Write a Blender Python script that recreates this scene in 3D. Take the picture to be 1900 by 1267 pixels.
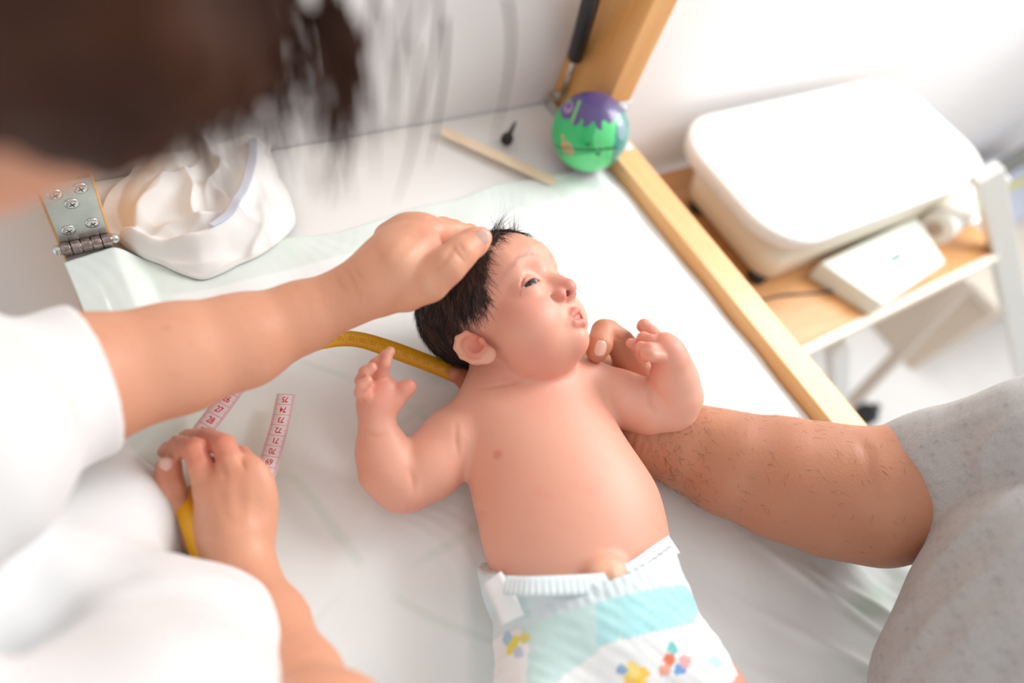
import bpy, bmesh, math, random
import numpy as np
from mathutils import Vector, Matrix

random.seed(4); RNG = np.random.default_rng(7)
for o in list(bpy.data.objects): bpy.data.objects.remove(o)
SC = bpy.context.scene; COL = SC.collection

# ------------------------------------------------------------------ camera
# world: X along the back wall, Y towards it, Z up; the mat's top is z = 0
HC = 0.555; FPX = 1267.0
AX_R = np.array([0.8270056, -0.49926337, 0.25845276])     # camera right in world
AX_D = np.array([-0.30282549, -0.78293156, -0.54342883])  # camera down in world
AX_F = np.array([0.47366493, 0.3711526, -0.79867846])     # camera forward in world
CAMP = np.array([0.0, 0.0, HC])
cam = bpy.data.cameras.new('camera'); cam_o = bpy.data.objects.new('camera', cam); COL.objects.link(cam_o)
cam.sensor_width = 36.0; cam.lens = 36.0 * FPX / 1900.0; cam.clip_start = 0.01
cam_o.matrix_world = Matrix(((AX_R[0], -AX_D[0], -AX_F[0], 0), (AX_R[1], -AX_D[1], -AX_F[1], 0),
                             (AX_R[2], -AX_D[2], -AX_F[2], HC), (0, 0, 0, 1)))
cam.dof.use_dof = True; cam.dof.focus_distance = 0.575; cam.dof.aperture_fstop = 1.8
SC.camera = cam_o
# ------------------------------------------------------------------ light
SC.view_settings.view_transform = 'Standard'; SC.view_settings.look = 'None'
SC.view_settings.gamma = 1.0; SC.view_settings.use_curve_mapping = False
SC.view_settings.exposure = 0.04
wd = bpy.data.worlds.new('room_light'); SC.world = wd; wd.use_nodes = True
wd.node_tree.nodes['Background'].inputs[0].default_value = (0.975, 0.99, 1.0, 1)
wd.node_tree.nodes['Background'].inputs[1].default_value = 0.86
def area(name, loc, target, size, power, col):
    l = bpy.data.lights.new(name, 'AREA'); l.size = size; l.energy = power; l.color = col
    o = bpy.data.objects.new(name, l); COL.objects.link(o); o.location = loc
    o.rotation_euler = (Vector(target) - Vector(loc)).to_track_quat('-Z', 'Y').to_euler()
    return o
area('window_light', (1.80, 0.36, 1.10), (0.30, 0.15, 0.02), 1.1, 44, (1.0, 0.99, 0.975))

# ------------------------------------------------------------------ measuring helpers
def ray(x, y):
    return AX_R * (x - 950) + AX_D * (y - 633.5) + AX_F * FPX
def P(x, y, z=0.0):                      # where the sight line of a photo point meets height z
    d = ray(x, y); return CAMP + d * ((z - HC) / d[2])
def PY(x, y, Y):                         # ... meets a plane of constant Y
    d = ray(x, y); return CAMP + d * (Y / d[1])
def PX(x, y, X):
    d = ray(x, y); return CAMP + d * (X / d[0])
def PD(x, y, dep):                       # ... at a distance along the view axis
    return CAMP + ray(x, y) * (dep / FPX)
def depth(p): return float((np.asarray(p) - CAMP) @ AX_F)
def S(x, y, z, r):                       # a sphere: centre + radius given in photo pixels at that distance
    p = P(x, y, z); return (p, r * depth(p) / FPX)

# ------------------------------------------------------------------ materials
def mat(name, col=(0.8, 0.8, 0.8), rough=0.5, metal=0.0, attr=None, noise=None, bump=None, sss=0.0,
        sss_r=(1, .35, .2), sss_s=0.004, spec=0.5, sheen=0.0, wood=None, coat=0.0, trans=0.0, emit=None):
    m = bpy.data.materials.new(name); m.use_nodes = True
    nt = m.node_tree; b = nt.nodes['Principled BSDF']; L = nt.links
    b.inputs['Roughness'].default_value = rough; b.inputs['Metallic'].default_value = metal
    b.inputs['Specular IOR Level'].default_value = spec
    src = None
    if attr:
        a = nt.nodes.new('ShaderNodeAttribute'); a.attribute_name = attr; src = a.outputs['Color']
    else:
        r = nt.nodes.new('ShaderNodeRGB'); r.outputs[0].default_value = (*col, 1); src = r.outputs[0]
    tc = nt.nodes.new('ShaderNodeTexCoord')
    if wood:
        mp = nt.nodes.new('ShaderNodeMapping'); mp.inputs['Scale'].default_value = wood['scale']
        L.new(tc.outputs['Object'], mp.inputs['Vector'])
        n = nt.nodes.new('ShaderNodeTexNoise'); n.inputs['Scale'].default_value = 1.0; n.inputs['Detail'].default_value = 5
        L.new(mp.outputs[0], n.inputs['Vector'])
        cr = nt.nodes.new('ShaderNodeValToRGB'); cr.color_ramp.elements[0].color = (*wood['a'], 1); cr.color_ramp.elements[1].color = (*wood['b'], 1)
        cr.color_ramp.elements[0].position = .3; cr.color_ramp.elements[1].position = .7
        L.new(n.outputs['Fac'], cr.inputs[0]); src = cr.outputs[0]
    for (sc, lo, hi, tint) in (noise or []):
        n = nt.nodes.new('ShaderNodeTexNoise'); n.inputs['Scale'].default_value = sc; n.inputs['Detail'].default_value = 4
        L.new(tc.outputs['Object'], n.inputs['Vector'])
        cr = nt.nodes.new('ShaderNodeMapRange'); cr.inputs[1].default_value = lo; cr.inputs[2].default_value = hi
        L.new(n.outputs['Fac'], cr.inputs[0])
        mx = nt.nodes.new('ShaderNodeMix'); mx.data_type = 'RGBA'; mx.blend_type = 'MULTIPLY'
        L.new(cr.outputs[0], mx.inputs[0]); L.new(src, mx.inputs[6]); mx.inputs[7].default_value = (*tint, 1)
        src = mx.outputs[2]
    L.new(src, b.inputs['Base Color'])
    if sss:
        b.inputs['Subsurface Weight'].default_value = sss; b.inputs['Subsurface Radius'].default_value = sss_r
        b.inputs['Subsurface Scale'].default_value = sss_s
    if sheen: b.inputs['Sheen Weight'].default_value = sheen; b.inputs['Sheen Roughness'].default_value = .4
    if coat: b.inputs['Coat Weight'].default_value = coat; b.inputs['Coat Roughness'].default_value = .08
    if trans: b.inputs['Transmission Weight'].default_value = trans
    if bump:
        prev = None
        for (sc, st, di) in bump:
            n = nt.nodes.new('ShaderNodeTexNoise'); n.inputs['Scale'].default_value = 1.0 if isinstance(sc, tuple) else sc; n.inputs['Detail'].default_value = 3
            if isinstance(sc, tuple):
                n.inputs['Scale'].default_value = 1; mp = nt.nodes.new('ShaderNodeMapping'); mp.inputs['Scale'].default_value = sc
                L.new(tc.outputs['Object'], mp.inputs['Vector']); L.new(mp.outputs[0], n.inputs['Vector'])
            else: L.new(tc.outputs['Object'], n.inputs['Vector'])
            bp = nt.nodes.new('ShaderNodeBump'); bp.inputs['Strength'].default_value = st; bp.inputs['Distance'].default_value = di
            L.new(n.outputs['Fac'], bp.inputs['Height'])
            if prev: L.new(prev, bp.inputs['Normal'])
            prev = bp.outputs[0]
        L.new(prev, b.inputs['Normal'])
    return m

# ------------------------------------------------------------------ object helpers
def tag(o, label=None, cat=None, group=None, kind=None):
    if label: o['label'] = label
    if cat: o['category'] = cat
    if group: o['group'] = group
    if kind: o['kind'] = kind
    return o
def empty(name, loc=(0, 0, 0)):
    o = bpy.data.objects.new(name, None); o.location = loc; o.empty_display_size = .05; COL.objects.link(o); return o
def link(name, me, m, parent=None, smooth=True):
    o = bpy.data.objects.new(name, me); COL.objects.link(o)
    ms = m if isinstance(m, (list, tuple)) else [m]
    if not me.materials:
        for q in ms: me.materials.append(q)
    if smooth: me.polygons.foreach_set('use_smooth', [True] * len(me.polygons))
    if parent is not None:
        o.parent = parent
        if parent.type == 'EMPTY': o.matrix_parent_inverse = Matrix.Translation(-Vector(parent.location))
    return o
def mesh_np(name, V, F, cols=None):
    me = bpy.data.meshes.new(name)
    V = np.asarray(V, np.float32); F = np.asarray(F, np.int32)
    me.vertices.add(len(V)); me.vertices.foreach_set('co', V.ravel())
    n = F.shape[1]
    me.loops.add(F.size); me.loops.foreach_set('vertex_index', F.ravel())
    me.polygons.add(len(F)); me.polygons.foreach_set('loop_start', np.arange(0, F.size, n, dtype=np.int32))
    try: me.polygons.foreach_set('loop_total', np.full(len(F), n, np.int32))
    except Exception: pass
    if cols is not None:
        a = me.attributes.new('Col', 'FLOAT_COLOR', 'POINT')
        a.data.foreach_set('color', np.concatenate([cols, np.ones((len(V), 1))], 1).astype(np.float32).ravel())
    me.update(calc_edges=True); me.validate()
    return me
def bm_obj(name, bm, m, parent=None, bevel=0.0, smooth=False, seg=2):
    if bevel:
        bmesh.ops.bevel(bm, geom=[e for e in bm.edges if len(e.link_faces) == 2 and e.calc_face_angle(0) > .5], offset=bevel, segments=seg, affect='EDGES', profile=.5)
    me = bpy.data.meshes.new(name); bm.to_mesh(me); bm.free()
    o = link(name, me, m, parent, smooth=smooth)
    if smooth and bevel: pass
    return o
def bm_box(bm, lo, hi):
    r = bmesh.ops.create_cube(bm, size=1)
    for v in r['verts']:
        v.co = Vector([lo[i] + (v.co[i] + .5) * (hi[i] - lo[i]) for i in range(3)])
    return r['verts']
def box(name, lo, hi, m, parent=None, bevel=.002):
    bm = bmesh.new(); bm_box(bm, lo, hi); return bm_obj(name, bm, m, parent, bevel)
def bm_cyl(bm, a, b, r1, r2=None, n=20, cap=True):
    a = Vector(a); b = Vector(b); r2 = r1 if r2 is None else r2
    q = (b - a).to_track_quat('Z', 'Y').to_matrix().to_4x4()
    bmesh.ops.create_cone(bm, cap_ends=cap, segments=n, radius1=r1, radius2=r2, depth=(b - a).length, matrix=Matrix.Translation((a + b) / 2) @ q)
def cyl(name, a, b, r, m, parent=None, r2=None, n=20, bevel=0):
    bm = bmesh.new(); bm_cyl(bm, a, b, r, r2, n); o = bm_obj(name, bm, m, parent, bevel)
    o.data.polygons.foreach_set('use_smooth', [len(p.vertices) <= 4 for p in o.data.polygons]); return o
def prism(name, a, b, w, h, m, parent=None, up=(0, 0, 1), bevel=.002):   # a bar from a to b, w across, h along up
    a = Vector(a); b = Vector(b); d = (b - a).normalized(); u = Vector(up); s = d.cross(u).normalized(); u = s.cross(d).normalized()
    bm = bmesh.new(); vs = []
    for e in (a, b):
        for (i, j) in ((-1, -1), (1, -1), (1, 1), (-1, 1)): vs.append(bm.verts.new(e + s * (i * w / 2) + u * (j * h / 2)))
    for f in ((0, 1, 2, 3), (7, 6, 5, 4), (0, 4, 5, 1), (1, 5, 6, 2), (2, 6, 7, 3), (3, 7, 4, 0)): bm.faces.new([vs[i] for i in f])
    bmesh.ops.recalc_face_normals(bm, faces=bm.faces)
    return bm_obj(name, bm, m, parent, bevel)
def lathe_me(name, prof, n=32):
    V = []; F = []
    for (r, z) in prof:
        for i in range(n): V.append((r * math.cos(2 * math.pi * i / n), r * math.sin(2 * math.pi * i / n), z))
    for k in range(len(prof) - 1):
        for i in range(n): j = (i + 1) % n; F.append((k * n + i, k * n + j, (k + 1) * n + j, (k + 1) * n + i))
    return mesh_np(name, V, F)
def catmull(pts, n):
    pts = np.asarray(pts, float); m = len(pts)
    pp = np.concatenate([[2 * pts[0] - pts[1]], pts, [2 * pts[-1] - pts[-2]]])
    out = []
    for t in np.linspace(0, m - 1, n):
        i = min(int(t), m - 2); u = t - i; a, b, c, d = pp[i], pp[i + 1], pp[i + 2], pp[i + 3]
        out.append(.5 * ((2 * b) + (-a + c) * u + (2 * a - 5 * b + 4 * c - d) * u * u + (-a + 3 * b - 3 * c + d) * u ** 3))
    return np.array(out)
def tube_np(pts, rads, n=8):
    pts = np.asarray(pts, float); V = []; F = []
    up = np.array([0, 0, 1.0]); k = len(pts)
    for i in range(k):
        d = pts[min(i + 1, k - 1)] - pts[max(i - 1, 0)]; d /= np.linalg.norm(d) + 1e-9
        if abs(d @ up) > .95: up = np.array([1.0, 0, 0])
        s = np.cross(d, up); s /= np.linalg.norm(s) + 1e-9; u = np.cross(s, d)
        for j in range(n):
            a = 2 * math.pi * j / n; V.append(pts[i] + rads[i] * (math.cos(a) * s + math.sin(a) * u))
    for i in range(k - 1):
        for j in range(n): q = (j + 1) % n; F.append((i * n + j, i * n + q, (i + 1) * n + q, (i + 1) * n + j))
    return np.array(V), np.array(F)

# ------------------------------------------------------------------ implicit surfaces (for bodies and clothing)
def axis_range(lo, hi, fine, h, H):      # coordinates: step h inside the fine span, H outside, eased between
    a = [fine[0]]; s = h
    left = []
    x = fine[0]
    while x > lo: s = min(s * 1.25, H); x -= s; left.append(x)
    mid = list(np.arange(fine[0], fine[1], h)); x = mid[-1]; s = h; right = []
    while x < hi: s = min(s * 1.25, H); x += s; right.append(x)
    return np.array(left[::-1] + mid + right, np.float32)
class Field:
    def __init__(s, xs, ys, zs): s.ax = (xs, ys, zs); s.D = np.full((len(xs), len(ys), len(zs)), .05, np.float32)
    def like(s): return Field(*s.ax)
    def sl(s, lo, hi):
        r = []
        for a, l, h in zip(s.ax, lo, hi):
            i = max(np.searchsorted(a, l) - 1, 0); j = min(np.searchsorted(a, h) + 1, len(a)); r.append(slice(i, max(j, i + 1)))
        return tuple(r)
    def pts(s, sl):
        x, y, z = (a[q] for a, q in zip(s.ax, sl))
        return x[:, None, None], y[None, :, None], z[None, None, :]
    def smin(s, sl, d, k):
        A = s.D[sl]
        if k > 0:
            h = np.maximum(k - np.abs(A - d), 0) / k; s.D[sl] = np.minimum(A, d) - h * h * (k / 4)
        else: s.D[sl] = np.minimum(A, d)
    def smax(s, sl, d, k):
        A = s.D[sl]
        if k > 0:
            h = np.maximum(k - np.abs(A - d), 0) / k; s.D[sl] = np.maximum(A, d) + h * h * (k / 4)
        else: s.D[sl] = np.maximum(A, d)
    def op(s, sl, d, k, sub): (s.smax(sl, -d, k) if sub else s.smin(sl, d, k))
    def cone(s, a, ra, b, rb, k=.005, sub=False, cut=None):
        a = np.asarray(a, float); b = np.asarray(b, float); m = max(ra, rb) + max(k, .004) + .004
        sl = s.sl(np.minimum(a, b) - m, np.maximum(a, b) + m); x, y, z = s.pts(sl)
        d = (b - a).astype(np.float32); L2 = float(d @ d) + 1e-12; a = a.astype(np.float32)
        px, py, pz = x - a[0], y - a[1], z - a[2]
        t = np.clip((px * d[0] + py * d[1] + pz * d[2]) / L2, 0, 1)
        D = np.sqrt((px - t * d[0]) ** 2 + (py - t * d[1]) ** 2 + (pz - t * d[2]) ** 2) - (ra + (rb - ra) * t)
        if cut is not None:
            c, n = cut; D = np.maximum(D, (x - c[0]) * n[0] + (y - c[1]) * n[1] + (z - c[2]) * n[2])
        s.op(sl, D.astype(np.float32), k, sub)
    def chain(s, sp, k=.005, sub=False, cut=None):   # sp: [(p, r), ...]
        if len(sp) == 1: sp = [sp[0], sp[0]]
        for (a, ra), (b, rb) in zip(sp[:-1], sp[1:]): s.cone(a, ra, b, rb, k, sub, cut)
    def ell(s, c, R, rad, k=.005, sub=False):        # R columns = axes
        c = np.asarray(c, float); R = np.asarray(R, float); rad = np.asarray(rad, float)
        ext = np.sqrt(((R * rad) ** 2).sum(1)) + max(k, .004) + .004
        sl = s.sl(c - ext, c + ext); x, y, z = s.pts(sl)
        px, py, pz = x - np.float32(c[0]), y - np.float32(c[1]), z - np.float32(c[2])
        k0 = 0; k1 = 0
        for i in range(3):
            q = (px * np.float32(R[0, i]) + py * np.float32(R[1, i]) + pz * np.float32(R[2, i])) / np.float32(rad[i])
            k0 = k0 + q * q; k1 = k1 + (q / np.float32(rad[i])) ** 2
        k0 = np.sqrt(k0); k1 = np.sqrt(k1) + 1e-6
        s.op(sl, k0 * (k0 - 1) / k1, k, sub)
    def merge(s, o, k):
        s.smin((slice(None),) * 3, o.D, k)
    def plane(s, c, n, k=.002):                      # keep the side n points away from
        x, y, z = s.pts((slice(None),) * 3)
        s.smax((slice(None),) * 3, ((x - c[0]) * n[0] + (y - c[1]) * n[1] + (z - c[2]) * n[2]).astype(np.float32), k)
    def mesh(s, smooth=2):
        D = s.D; xs, ys, zs = s.ax
        I = D < 0
        c = I[:-1].astype(np.int8) + I[1:]; c = c[:, :-1] + c[:, 1:]; c = c[:, :, :-1] + c[:, :, 1:]
        act = (c > 0) & (c < 8)
        idx = np.argwhere(act); i, j, k = idx.T
        vid = np.full(act.shape, -1, np.int32); vid[i, j, k] = np.arange(len(idx))
        acc = np.zeros((len(idx), 3)); cnt = np.zeros(len(idx))
        C = [(a, b, e) for a in (0, 1) for b in (0, 1) for e in (0, 1)]
        for a in C:
            for ax in range(3):
                if a[ax] == 0:
                    b = list(a); b[ax] = 1
                    da = D[i + a[0], j + a[1], k + a[2]]; db = D[i + b[0], j + b[1], k + b[2]]
                    m = (da < 0) != (db < 0)
                    t = np.where(m, da / np.where(m, da - db, 1), 0)
                    pa = np.stack([xs[i + a[0]], ys[j + a[1]], zs[k + a[2]]], 1); pb = np.stack([xs[i + b[0]], ys[j + b[1]], zs[k + b[2]]], 1)
                    acc += np.where(m[:, None], pa + (pb - pa) * t[:, None], 0); cnt += m
        V = acc / cnt[:, None]
        Fs = []
        for ax in range(3):
            A = np.take(I, range(I.shape[ax] - 1), ax); B = np.take(I, range(1, I.shape[ax]), ax)
            e = np.argwhere(A != B)
            o1, o2 = [q for q in range(3) if q != ax]
            ok = (e[:, o1] > 0) & (e[:, o2] > 0) & (e[:, o1] < I.shape[o1] - 1) & (e[:, o2] < I.shape[o2] - 1); e = e[ok]
            ins = I[e[:, 0], e[:, 1], e[:, 2]]
            def vv(d1, d2):
                q = e.copy(); q[:, o1] += d1; q[:, o2] += d2; return vid[q[:, 0], q[:, 1], q[:, 2]]
            q = np.stack([vv(-1, -1), vv(0, -1), vv(0, 0), vv(-1, 0)], 1)
            flip = ins if ax != 1 else ~ins
            q[~flip] = q[~flip][:, ::-1]
            Fs.append(q)
        F = np.concatenate(Fs); F = F[(F >= 0).all(1)]
        E = np.concatenate([F[:, [0, 1]], F[:, [1, 2]], F[:, [2, 3]], F[:, [3, 0]]])
        deg = np.bincount(E.ravel(), minlength=len(V))[:, None].astype(float) + 1e-9
        for it in range(smooth):
            for lam in (.5, -.52):
                sm = np.zeros_like(V)
                for q in range(3): sm[:, q] = np.bincount(E[:, 0], V[E[:, 1], q], len(V)) + np.bincount(E[:, 1], V[E[:, 0], q], len(V))
                V = V + lam * (sm / deg - V)
        return V, F
def vnormals(V, F):
    n = np.cross(V[F[:, 2]] - V[F[:, 0]], V[F[:, 3]] - V[F[:, 1]]); N = np.zeros_like(V)
    for q in range(4):
        for c in range(3): N[:, c] += np.bincount(F[:, q], n[:, c], len(V))
    return N / (np.linalg.norm(N, axis=1, keepdims=True) + 1e-12)
def vnoise(V, sc, seed=0):               # cheap smooth noise in [-1, 1]
    r = np.random.default_rng(seed); o = np.zeros(len(V))
    for q in range(6):
        w = r.normal(size=3) * sc * (1 + .35 * q); o += np.sin(V @ w + r.uniform(0, 6.28)) / (1 + .35 * q)
    return o / 2.6
def srgb(r, g, b):
    f = lambda c: ((c / 255 + .055) / 1.055) ** 2.4 if c > 10 else c / 255 / 12.92
    return (f(r), f(g), f(b))
def smooth01(x, a, b): t = np.clip((x - a) / (b - a), 0, 1); return t * t * (3 - 2 * t)
def grid_faces(n, m):
    i = np.arange(n - 1)[:, None] * m + np.arange(m - 1)[None]; i = i.ravel()
    return np.stack([i, i + m, i + m + 1, i + 1], 1)
# ================================================================== the room
M_WALL = mat('wall_paint', (0.92, 0.91, 0.912), .75, noise=[(3, .3, .7, (.97, .97, .975))], bump=[(220, .08, .001)])
M_FLOOR = mat('floor_vinyl', (0.86, 0.855, 0.845), .4, noise=[(9, .3, .7, (.95, .95, .95))])
tag(box('wall_back', (-1.6, .585, -.9), (3.4, .70, 1.9), M_WALL, None, 0), kind='structure')
tag(box('wall_right', (2.75, -1.8, -.9), (2.87, .585, 1.9), M_WALL, None, 0), kind='structure')
tag(box('floor', (-1.6, -1.8, -.96), (2.87, .70, -.9), M_FLOOR, None, 0), kind='structure')
tag(box('baseboard_back', (-1.6, .570, -.9), (2.75, .585, -.82), mat('skirting', (.8, .79, .78), .4), None, .003), kind='structure')

# ================================================================== changing table
M_WOOD = mat('beech_wood', rough=.38, wood=dict(scale=(60, 7, 60), a=srgb(241, 194, 136), b=srgb(232, 176, 112)), coat=.15)
M_WOODZ = mat('beech_post', rough=.38, wood=dict(scale=(60, 60, 7), a=srgb(234, 178, 110), b=srgb(220, 156, 86)), coat=.15)
M_LAM = mat('white_laminate', (.86, .845, .825), .45)
M_STEEL = mat('hinge_steel', (.62, .63, .61), .32, 1.0, noise=[(60, .3, .7, (.85, .86, .84))])
M_KNUCK = mat('hinge_knuckle_steel', (.50, .45, .43), .3, 1.0, noise=[(300, .35, .65, (.6, .52, .5))])
M_ZINC = mat('zinc_screw', (.72, .74, .72), .22, 1.0)
M_BLACK = mat('black_plastic', (.015, .015, .017), .4)
M_WHITEPLATE = mat('white_steel', (.82, .82, .83), .35)
YF = .484
tbl = empty('changing_table', (.31, .05, -.9))
tag(tbl, 'fold-down wooden changing table with light beech rails and white top under the baby', 'table')
box('tabletop', (-.018, -.268, -.04), (.596, .583, -.006), M_LAM, tbl, .002)
box('rail', (.594, -.27, -.055), (.636, YF - .012, .02), M_WOOD, tbl, .0025)
box('rail', (-.020, -.27, -.055), (.022, YF - .012, .017), M_WOOD, tbl, .0025)
box('post', (.590, YF + .004, -.9), (.630, .584, 1.05), M_WOODZ, tbl, .0025)
box('post', (-.020, YF, -.9), (.022, .584, 1.05), M_WOODZ, tbl, .0025)
box('front_rail', (.022, -.27, -.055), (.594, -.232, -.004), M_WOOD, tbl, .0025)
for x0 in (-.020, .594): box('leg', (x0, -.27, -.9), (x0 + .042, -.222, -.055), M_WOODZ, tbl, .0025)
def screw(c, n, r, parent):
    n = Vector(n).normalized(); c = Vector(c)
    bm = bmesh.new(); q = n.to_track_quat('Z', 'Y').to_matrix().to_4x4()
    prof = [(r, 0), (r, .0006), (r * .72, .0014), (r * .3, .0017), (0.00005, .0017)]
    me = lathe_me('screw', prof, 20)
    me.transform(Matrix.Translation(c) @ q)
    o = link('screw', me, M_ZINC, parent)
    for a in (0.4, 0.4 + math.pi / 2):
        t = Vector((math.cos(a), math.sin(a), 0)); t = (q.to_3x3() @ t)
        p = prism('cross_slot', c + n * .00165 - t * r * .45, c + n * .00165 + t * r * .45, r * .16, .0004, M_BLACKSLOT, None, up=n, bevel=0)
        # the two slots become one mesh with the screw
        bmx = bmesh.new(); bmx.from_mesh(me); k = len(bmx.faces); bmx.from_mesh(p.data)
        bmx.faces.ensure_lookup_table()
        for f in bmx.faces[k:]: f.material_index = 1
        bmx.to_mesh(me); bmx.free(); bpy.data.objects.remove(p)
    if len(me.materials) < 2: me.materials.append(M_BLACKSLOT)
    return o
M_BLACKSLOT = mat('screw_slot', (.06, .06, .06), .5)
def hinge(x0, x1, y, zb, hgt, leafm, knm, rows, low=.055):
    w = x1 - x0
    up = box('hinge', (x0 + .001, y - .0022, zb + .004), (x1 - .001, y, zb + hgt), leafm, tbl, .0006)
    lo = box('lower_leaf', (x0 + .001, y - .012 - low, zb - .0065), (x1 - .001, y - .008, zb - .0042), leafm, up, .0006)
    n = 5; s = w / n
    for i in range(n):
        c = cyl('knuckle', (x0 + s * i + .0004, y - .006, zb), (x0 + s * (i + 1) - .0004, y - .006, zb), .0058, knm, up, n=24, bevel=.0004)
    bm = bmesh.new(); bm_cyl(bm, (x0 - .002, y - .006, zb), (x1 + .002, y - .006, zb), .0036, n=16)
    for xx in (x0 - .002, x1 + .002):
        bmesh.ops.create_uvsphere(bm, u_segments=14, v_segments=8, radius=.0048, matrix=Matrix.Translation((xx, y - .006, zb)))
    bm_obj('pin', bm, M_ZINC, up, smooth=True)
    for (fx, fz) in rows: screw((x0 + w * fx, y - .0022, zb + fz), (0, -1, 0), .0056, up)
    return up, lo
h1, l1 = hinge(-.019, .021, YF, .0235, .072, M_STEEL, M_KNUCK, ((.27, .0175), (.74, .0205), (.5, .047), (.27, .06), (.74, .062)))
tag(h1, 'steel butt hinge with screws')
h2, l2 = hinge(.5935, .6305, YF + .002, .0265, .042, M_WHITEPLATE, M_STEEL, ((.3, .018), (.7, .03)), .026)
cyl('hole', (.616, YF - .030, .0225), (.616, YF - .030, .0232), .0022, M_BLACKSLOT, l2, n=14)
# gas strut beside the right post
gs = cyl('gas_strut', PY(1067, 108, .556), PY(1118, -80, .53), .0105, M_BLACK, tbl, n=24, bevel=.003)
tag(gs, 'black gas strut')
cyl('strut_rod', PY(1045, 172, .56), PY(1070, 98, .5565), .0035, M_ZINC, gs, n=14)
bm = bmesh.new(); q = PY(1042, 180, .563)
bm_box(bm, (q[0] - .010, q[1] - .010, -.006), (q[0] + .012, q[1] + .016, .010)); bm_cyl(bm, (q[0] - .012, q[1], q[2] + .004), (q[0] + .014, q[1], q[2] + .004), .006, n=14)
bm_obj('strut_bracket', bm, M_STEEL, gs, .0015)

# ================================================================== absorbent pad on the table
def pad_height(X, Y):
    z = np.full_like(X, .0005)
    z += .0205 * smooth01(-X, -.042, -.018)                                  # over the left rail
    q = .0011 * np.sin(X * 2 * np.pi / .085 + 1.3 * np.sin(Y * 9)) * np.sin(Y * 2 * np.pi / .10 + np.sin(X * 7)) * smooth01(X, .04, .12)
    z += q
    # two soft rolls along the right rail
    z += .0065 * np.exp(-((X - .566 - .003 * np.sin(Y * 11)) / .018) ** 2) + .0035 * np.exp(-((X - .512 + .05 * (Y - .2) ** 2) / .016) ** 2)
    z += .0012 * np.exp(-((X - .47 - .1 * (Y - .25)) / .010) ** 2) * smooth01(Y, .1, .3)
    for (cx, cy, a, w, l, h) in [(.37, -.20, 2.5, .008, .07, .004), (.41, -.17, 2.3, .007, .08, .0045), (.45, -.15, 2.2, .006, .07, .004), (.47, -.10, 2.0, .005, .06, .003),
                                 (.50, -.12, 2.15, .006, .07, .004), (.13, .16, .6, .008, .05, .002), (.16, .05, 1.1, .009, .08, .002), (.12, .36, .2, .008, .06, .0025),
                                 (.33, .40, -.1, .012, .10, .002), (.22, .40, .1, .010, .07, .002), (.25, .13, .9, .006, .05, .0015)]:
        c, s_ = math.cos(a), math.sin(a); u = (X - cx) * c + (Y - cy) * s_; v = -(X - cx) * s_ + (Y - cy) * c
        z += h * np.exp(-(u / l) ** 2 - (v / w) ** 2)
    z += .00025 * np.sin(X * 310 + 6 * np.sin(Y * 40)) * np.sin(Y * 250 + 5 * np.sin(X * 37)) * (.4 + .6 * smooth01(np.sin(X * 31 + Y * 17), 0, 1))
    return z
nx, ny = 320, 360
gx = np.linspace(-.0205, .5925, nx); gy = np.linspace(-.255, .452, ny)
X, Y = np.meshgrid(gx, gy, indexing='ij')
Xw = X + .0025 * np.sin(Y * 21) * (X < 0.0) ; Yw = Y + (.004 * np.sin(X * 16 + 1) + .0025 * np.sin(X * 47)) * smooth01(Y, .40, .452) + .013 * smooth01(-X, -.10, -.02) * smooth01(Y, .38, .452)
Z = pad_height(X, Y)
cw = np.array(srgb(243, 247, 246)); cg = np.array(srgb(228, 238, 233)); cl = np.array(srgb(216, 234, 220))
edge = np.maximum(smooth01(-X, -.050, -.042), smooth01(Y, .412, .417))
per = .115; l1_ = np.abs(((X * .9 + Y * .55 + .02 * np.sin(Y * 20)) / per) % 1 - .5); l2_ = np.abs(((X * .35 - Y + .02 * np.sin(X * 23)) / per) % 1 - .5)
lines = np.maximum(smooth01(-l1_, -.055, -.01), smooth01(-l2_, -.055, -.01)) * smooth01(np.sin(X * 40 + 3 * np.sin(Y * 29)), -.6, .6) * (1 - smooth01(X, .26, .36))
mix = np.clip(edge, 0, 1)[..., None]; Cc = cw * (1 - mix) + cg * mix
Cc = Cc * (1 - .4 * lines[..., None]) + cl * .4 * lines[..., None]
spot = np.exp(-(((X - .50) / .03) ** 2 + ((Y + .12) / .012) ** 2))[..., None]; Cc = Cc * (1 - .35 * spot) + np.array(srgb(176, 226, 176)) * .35 * spot
V = np.stack([Xw, Yw, Z], -1).reshape(-1, 3); F = grid_faces(nx, ny)
bot = V.copy(); bot[:, 2] -= .0035
n0 = len(V); rim = np.concatenate([np.arange(ny), np.arange(1, nx) * ny + ny - 1, (nx - 1) * ny + np.arange(ny - 2, -1, -1), np.arange(nx - 2, 0, -1) * ny])
rf = np.stack([rim, np.roll(rim, -1), np.roll(rim, -1) + n0, rim + n0], 1)
M_PAD = mat('pad_nonwoven', attr='Col', rough=.6, bump=[((900, 900, 900), .12, .0006)], sss=0)
pad = link('absorbent_pad', mesh_np('absorbent_pad', np.concatenate([V, bot]), np.concatenate([F, F[:, ::-1] + n0, rf]), np.concatenate([Cc.reshape(-1, 3)] * 2)), M_PAD)
tag(pad, 'white quilted disposable pad with pale green border spread under the baby', 'changing pad')

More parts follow.
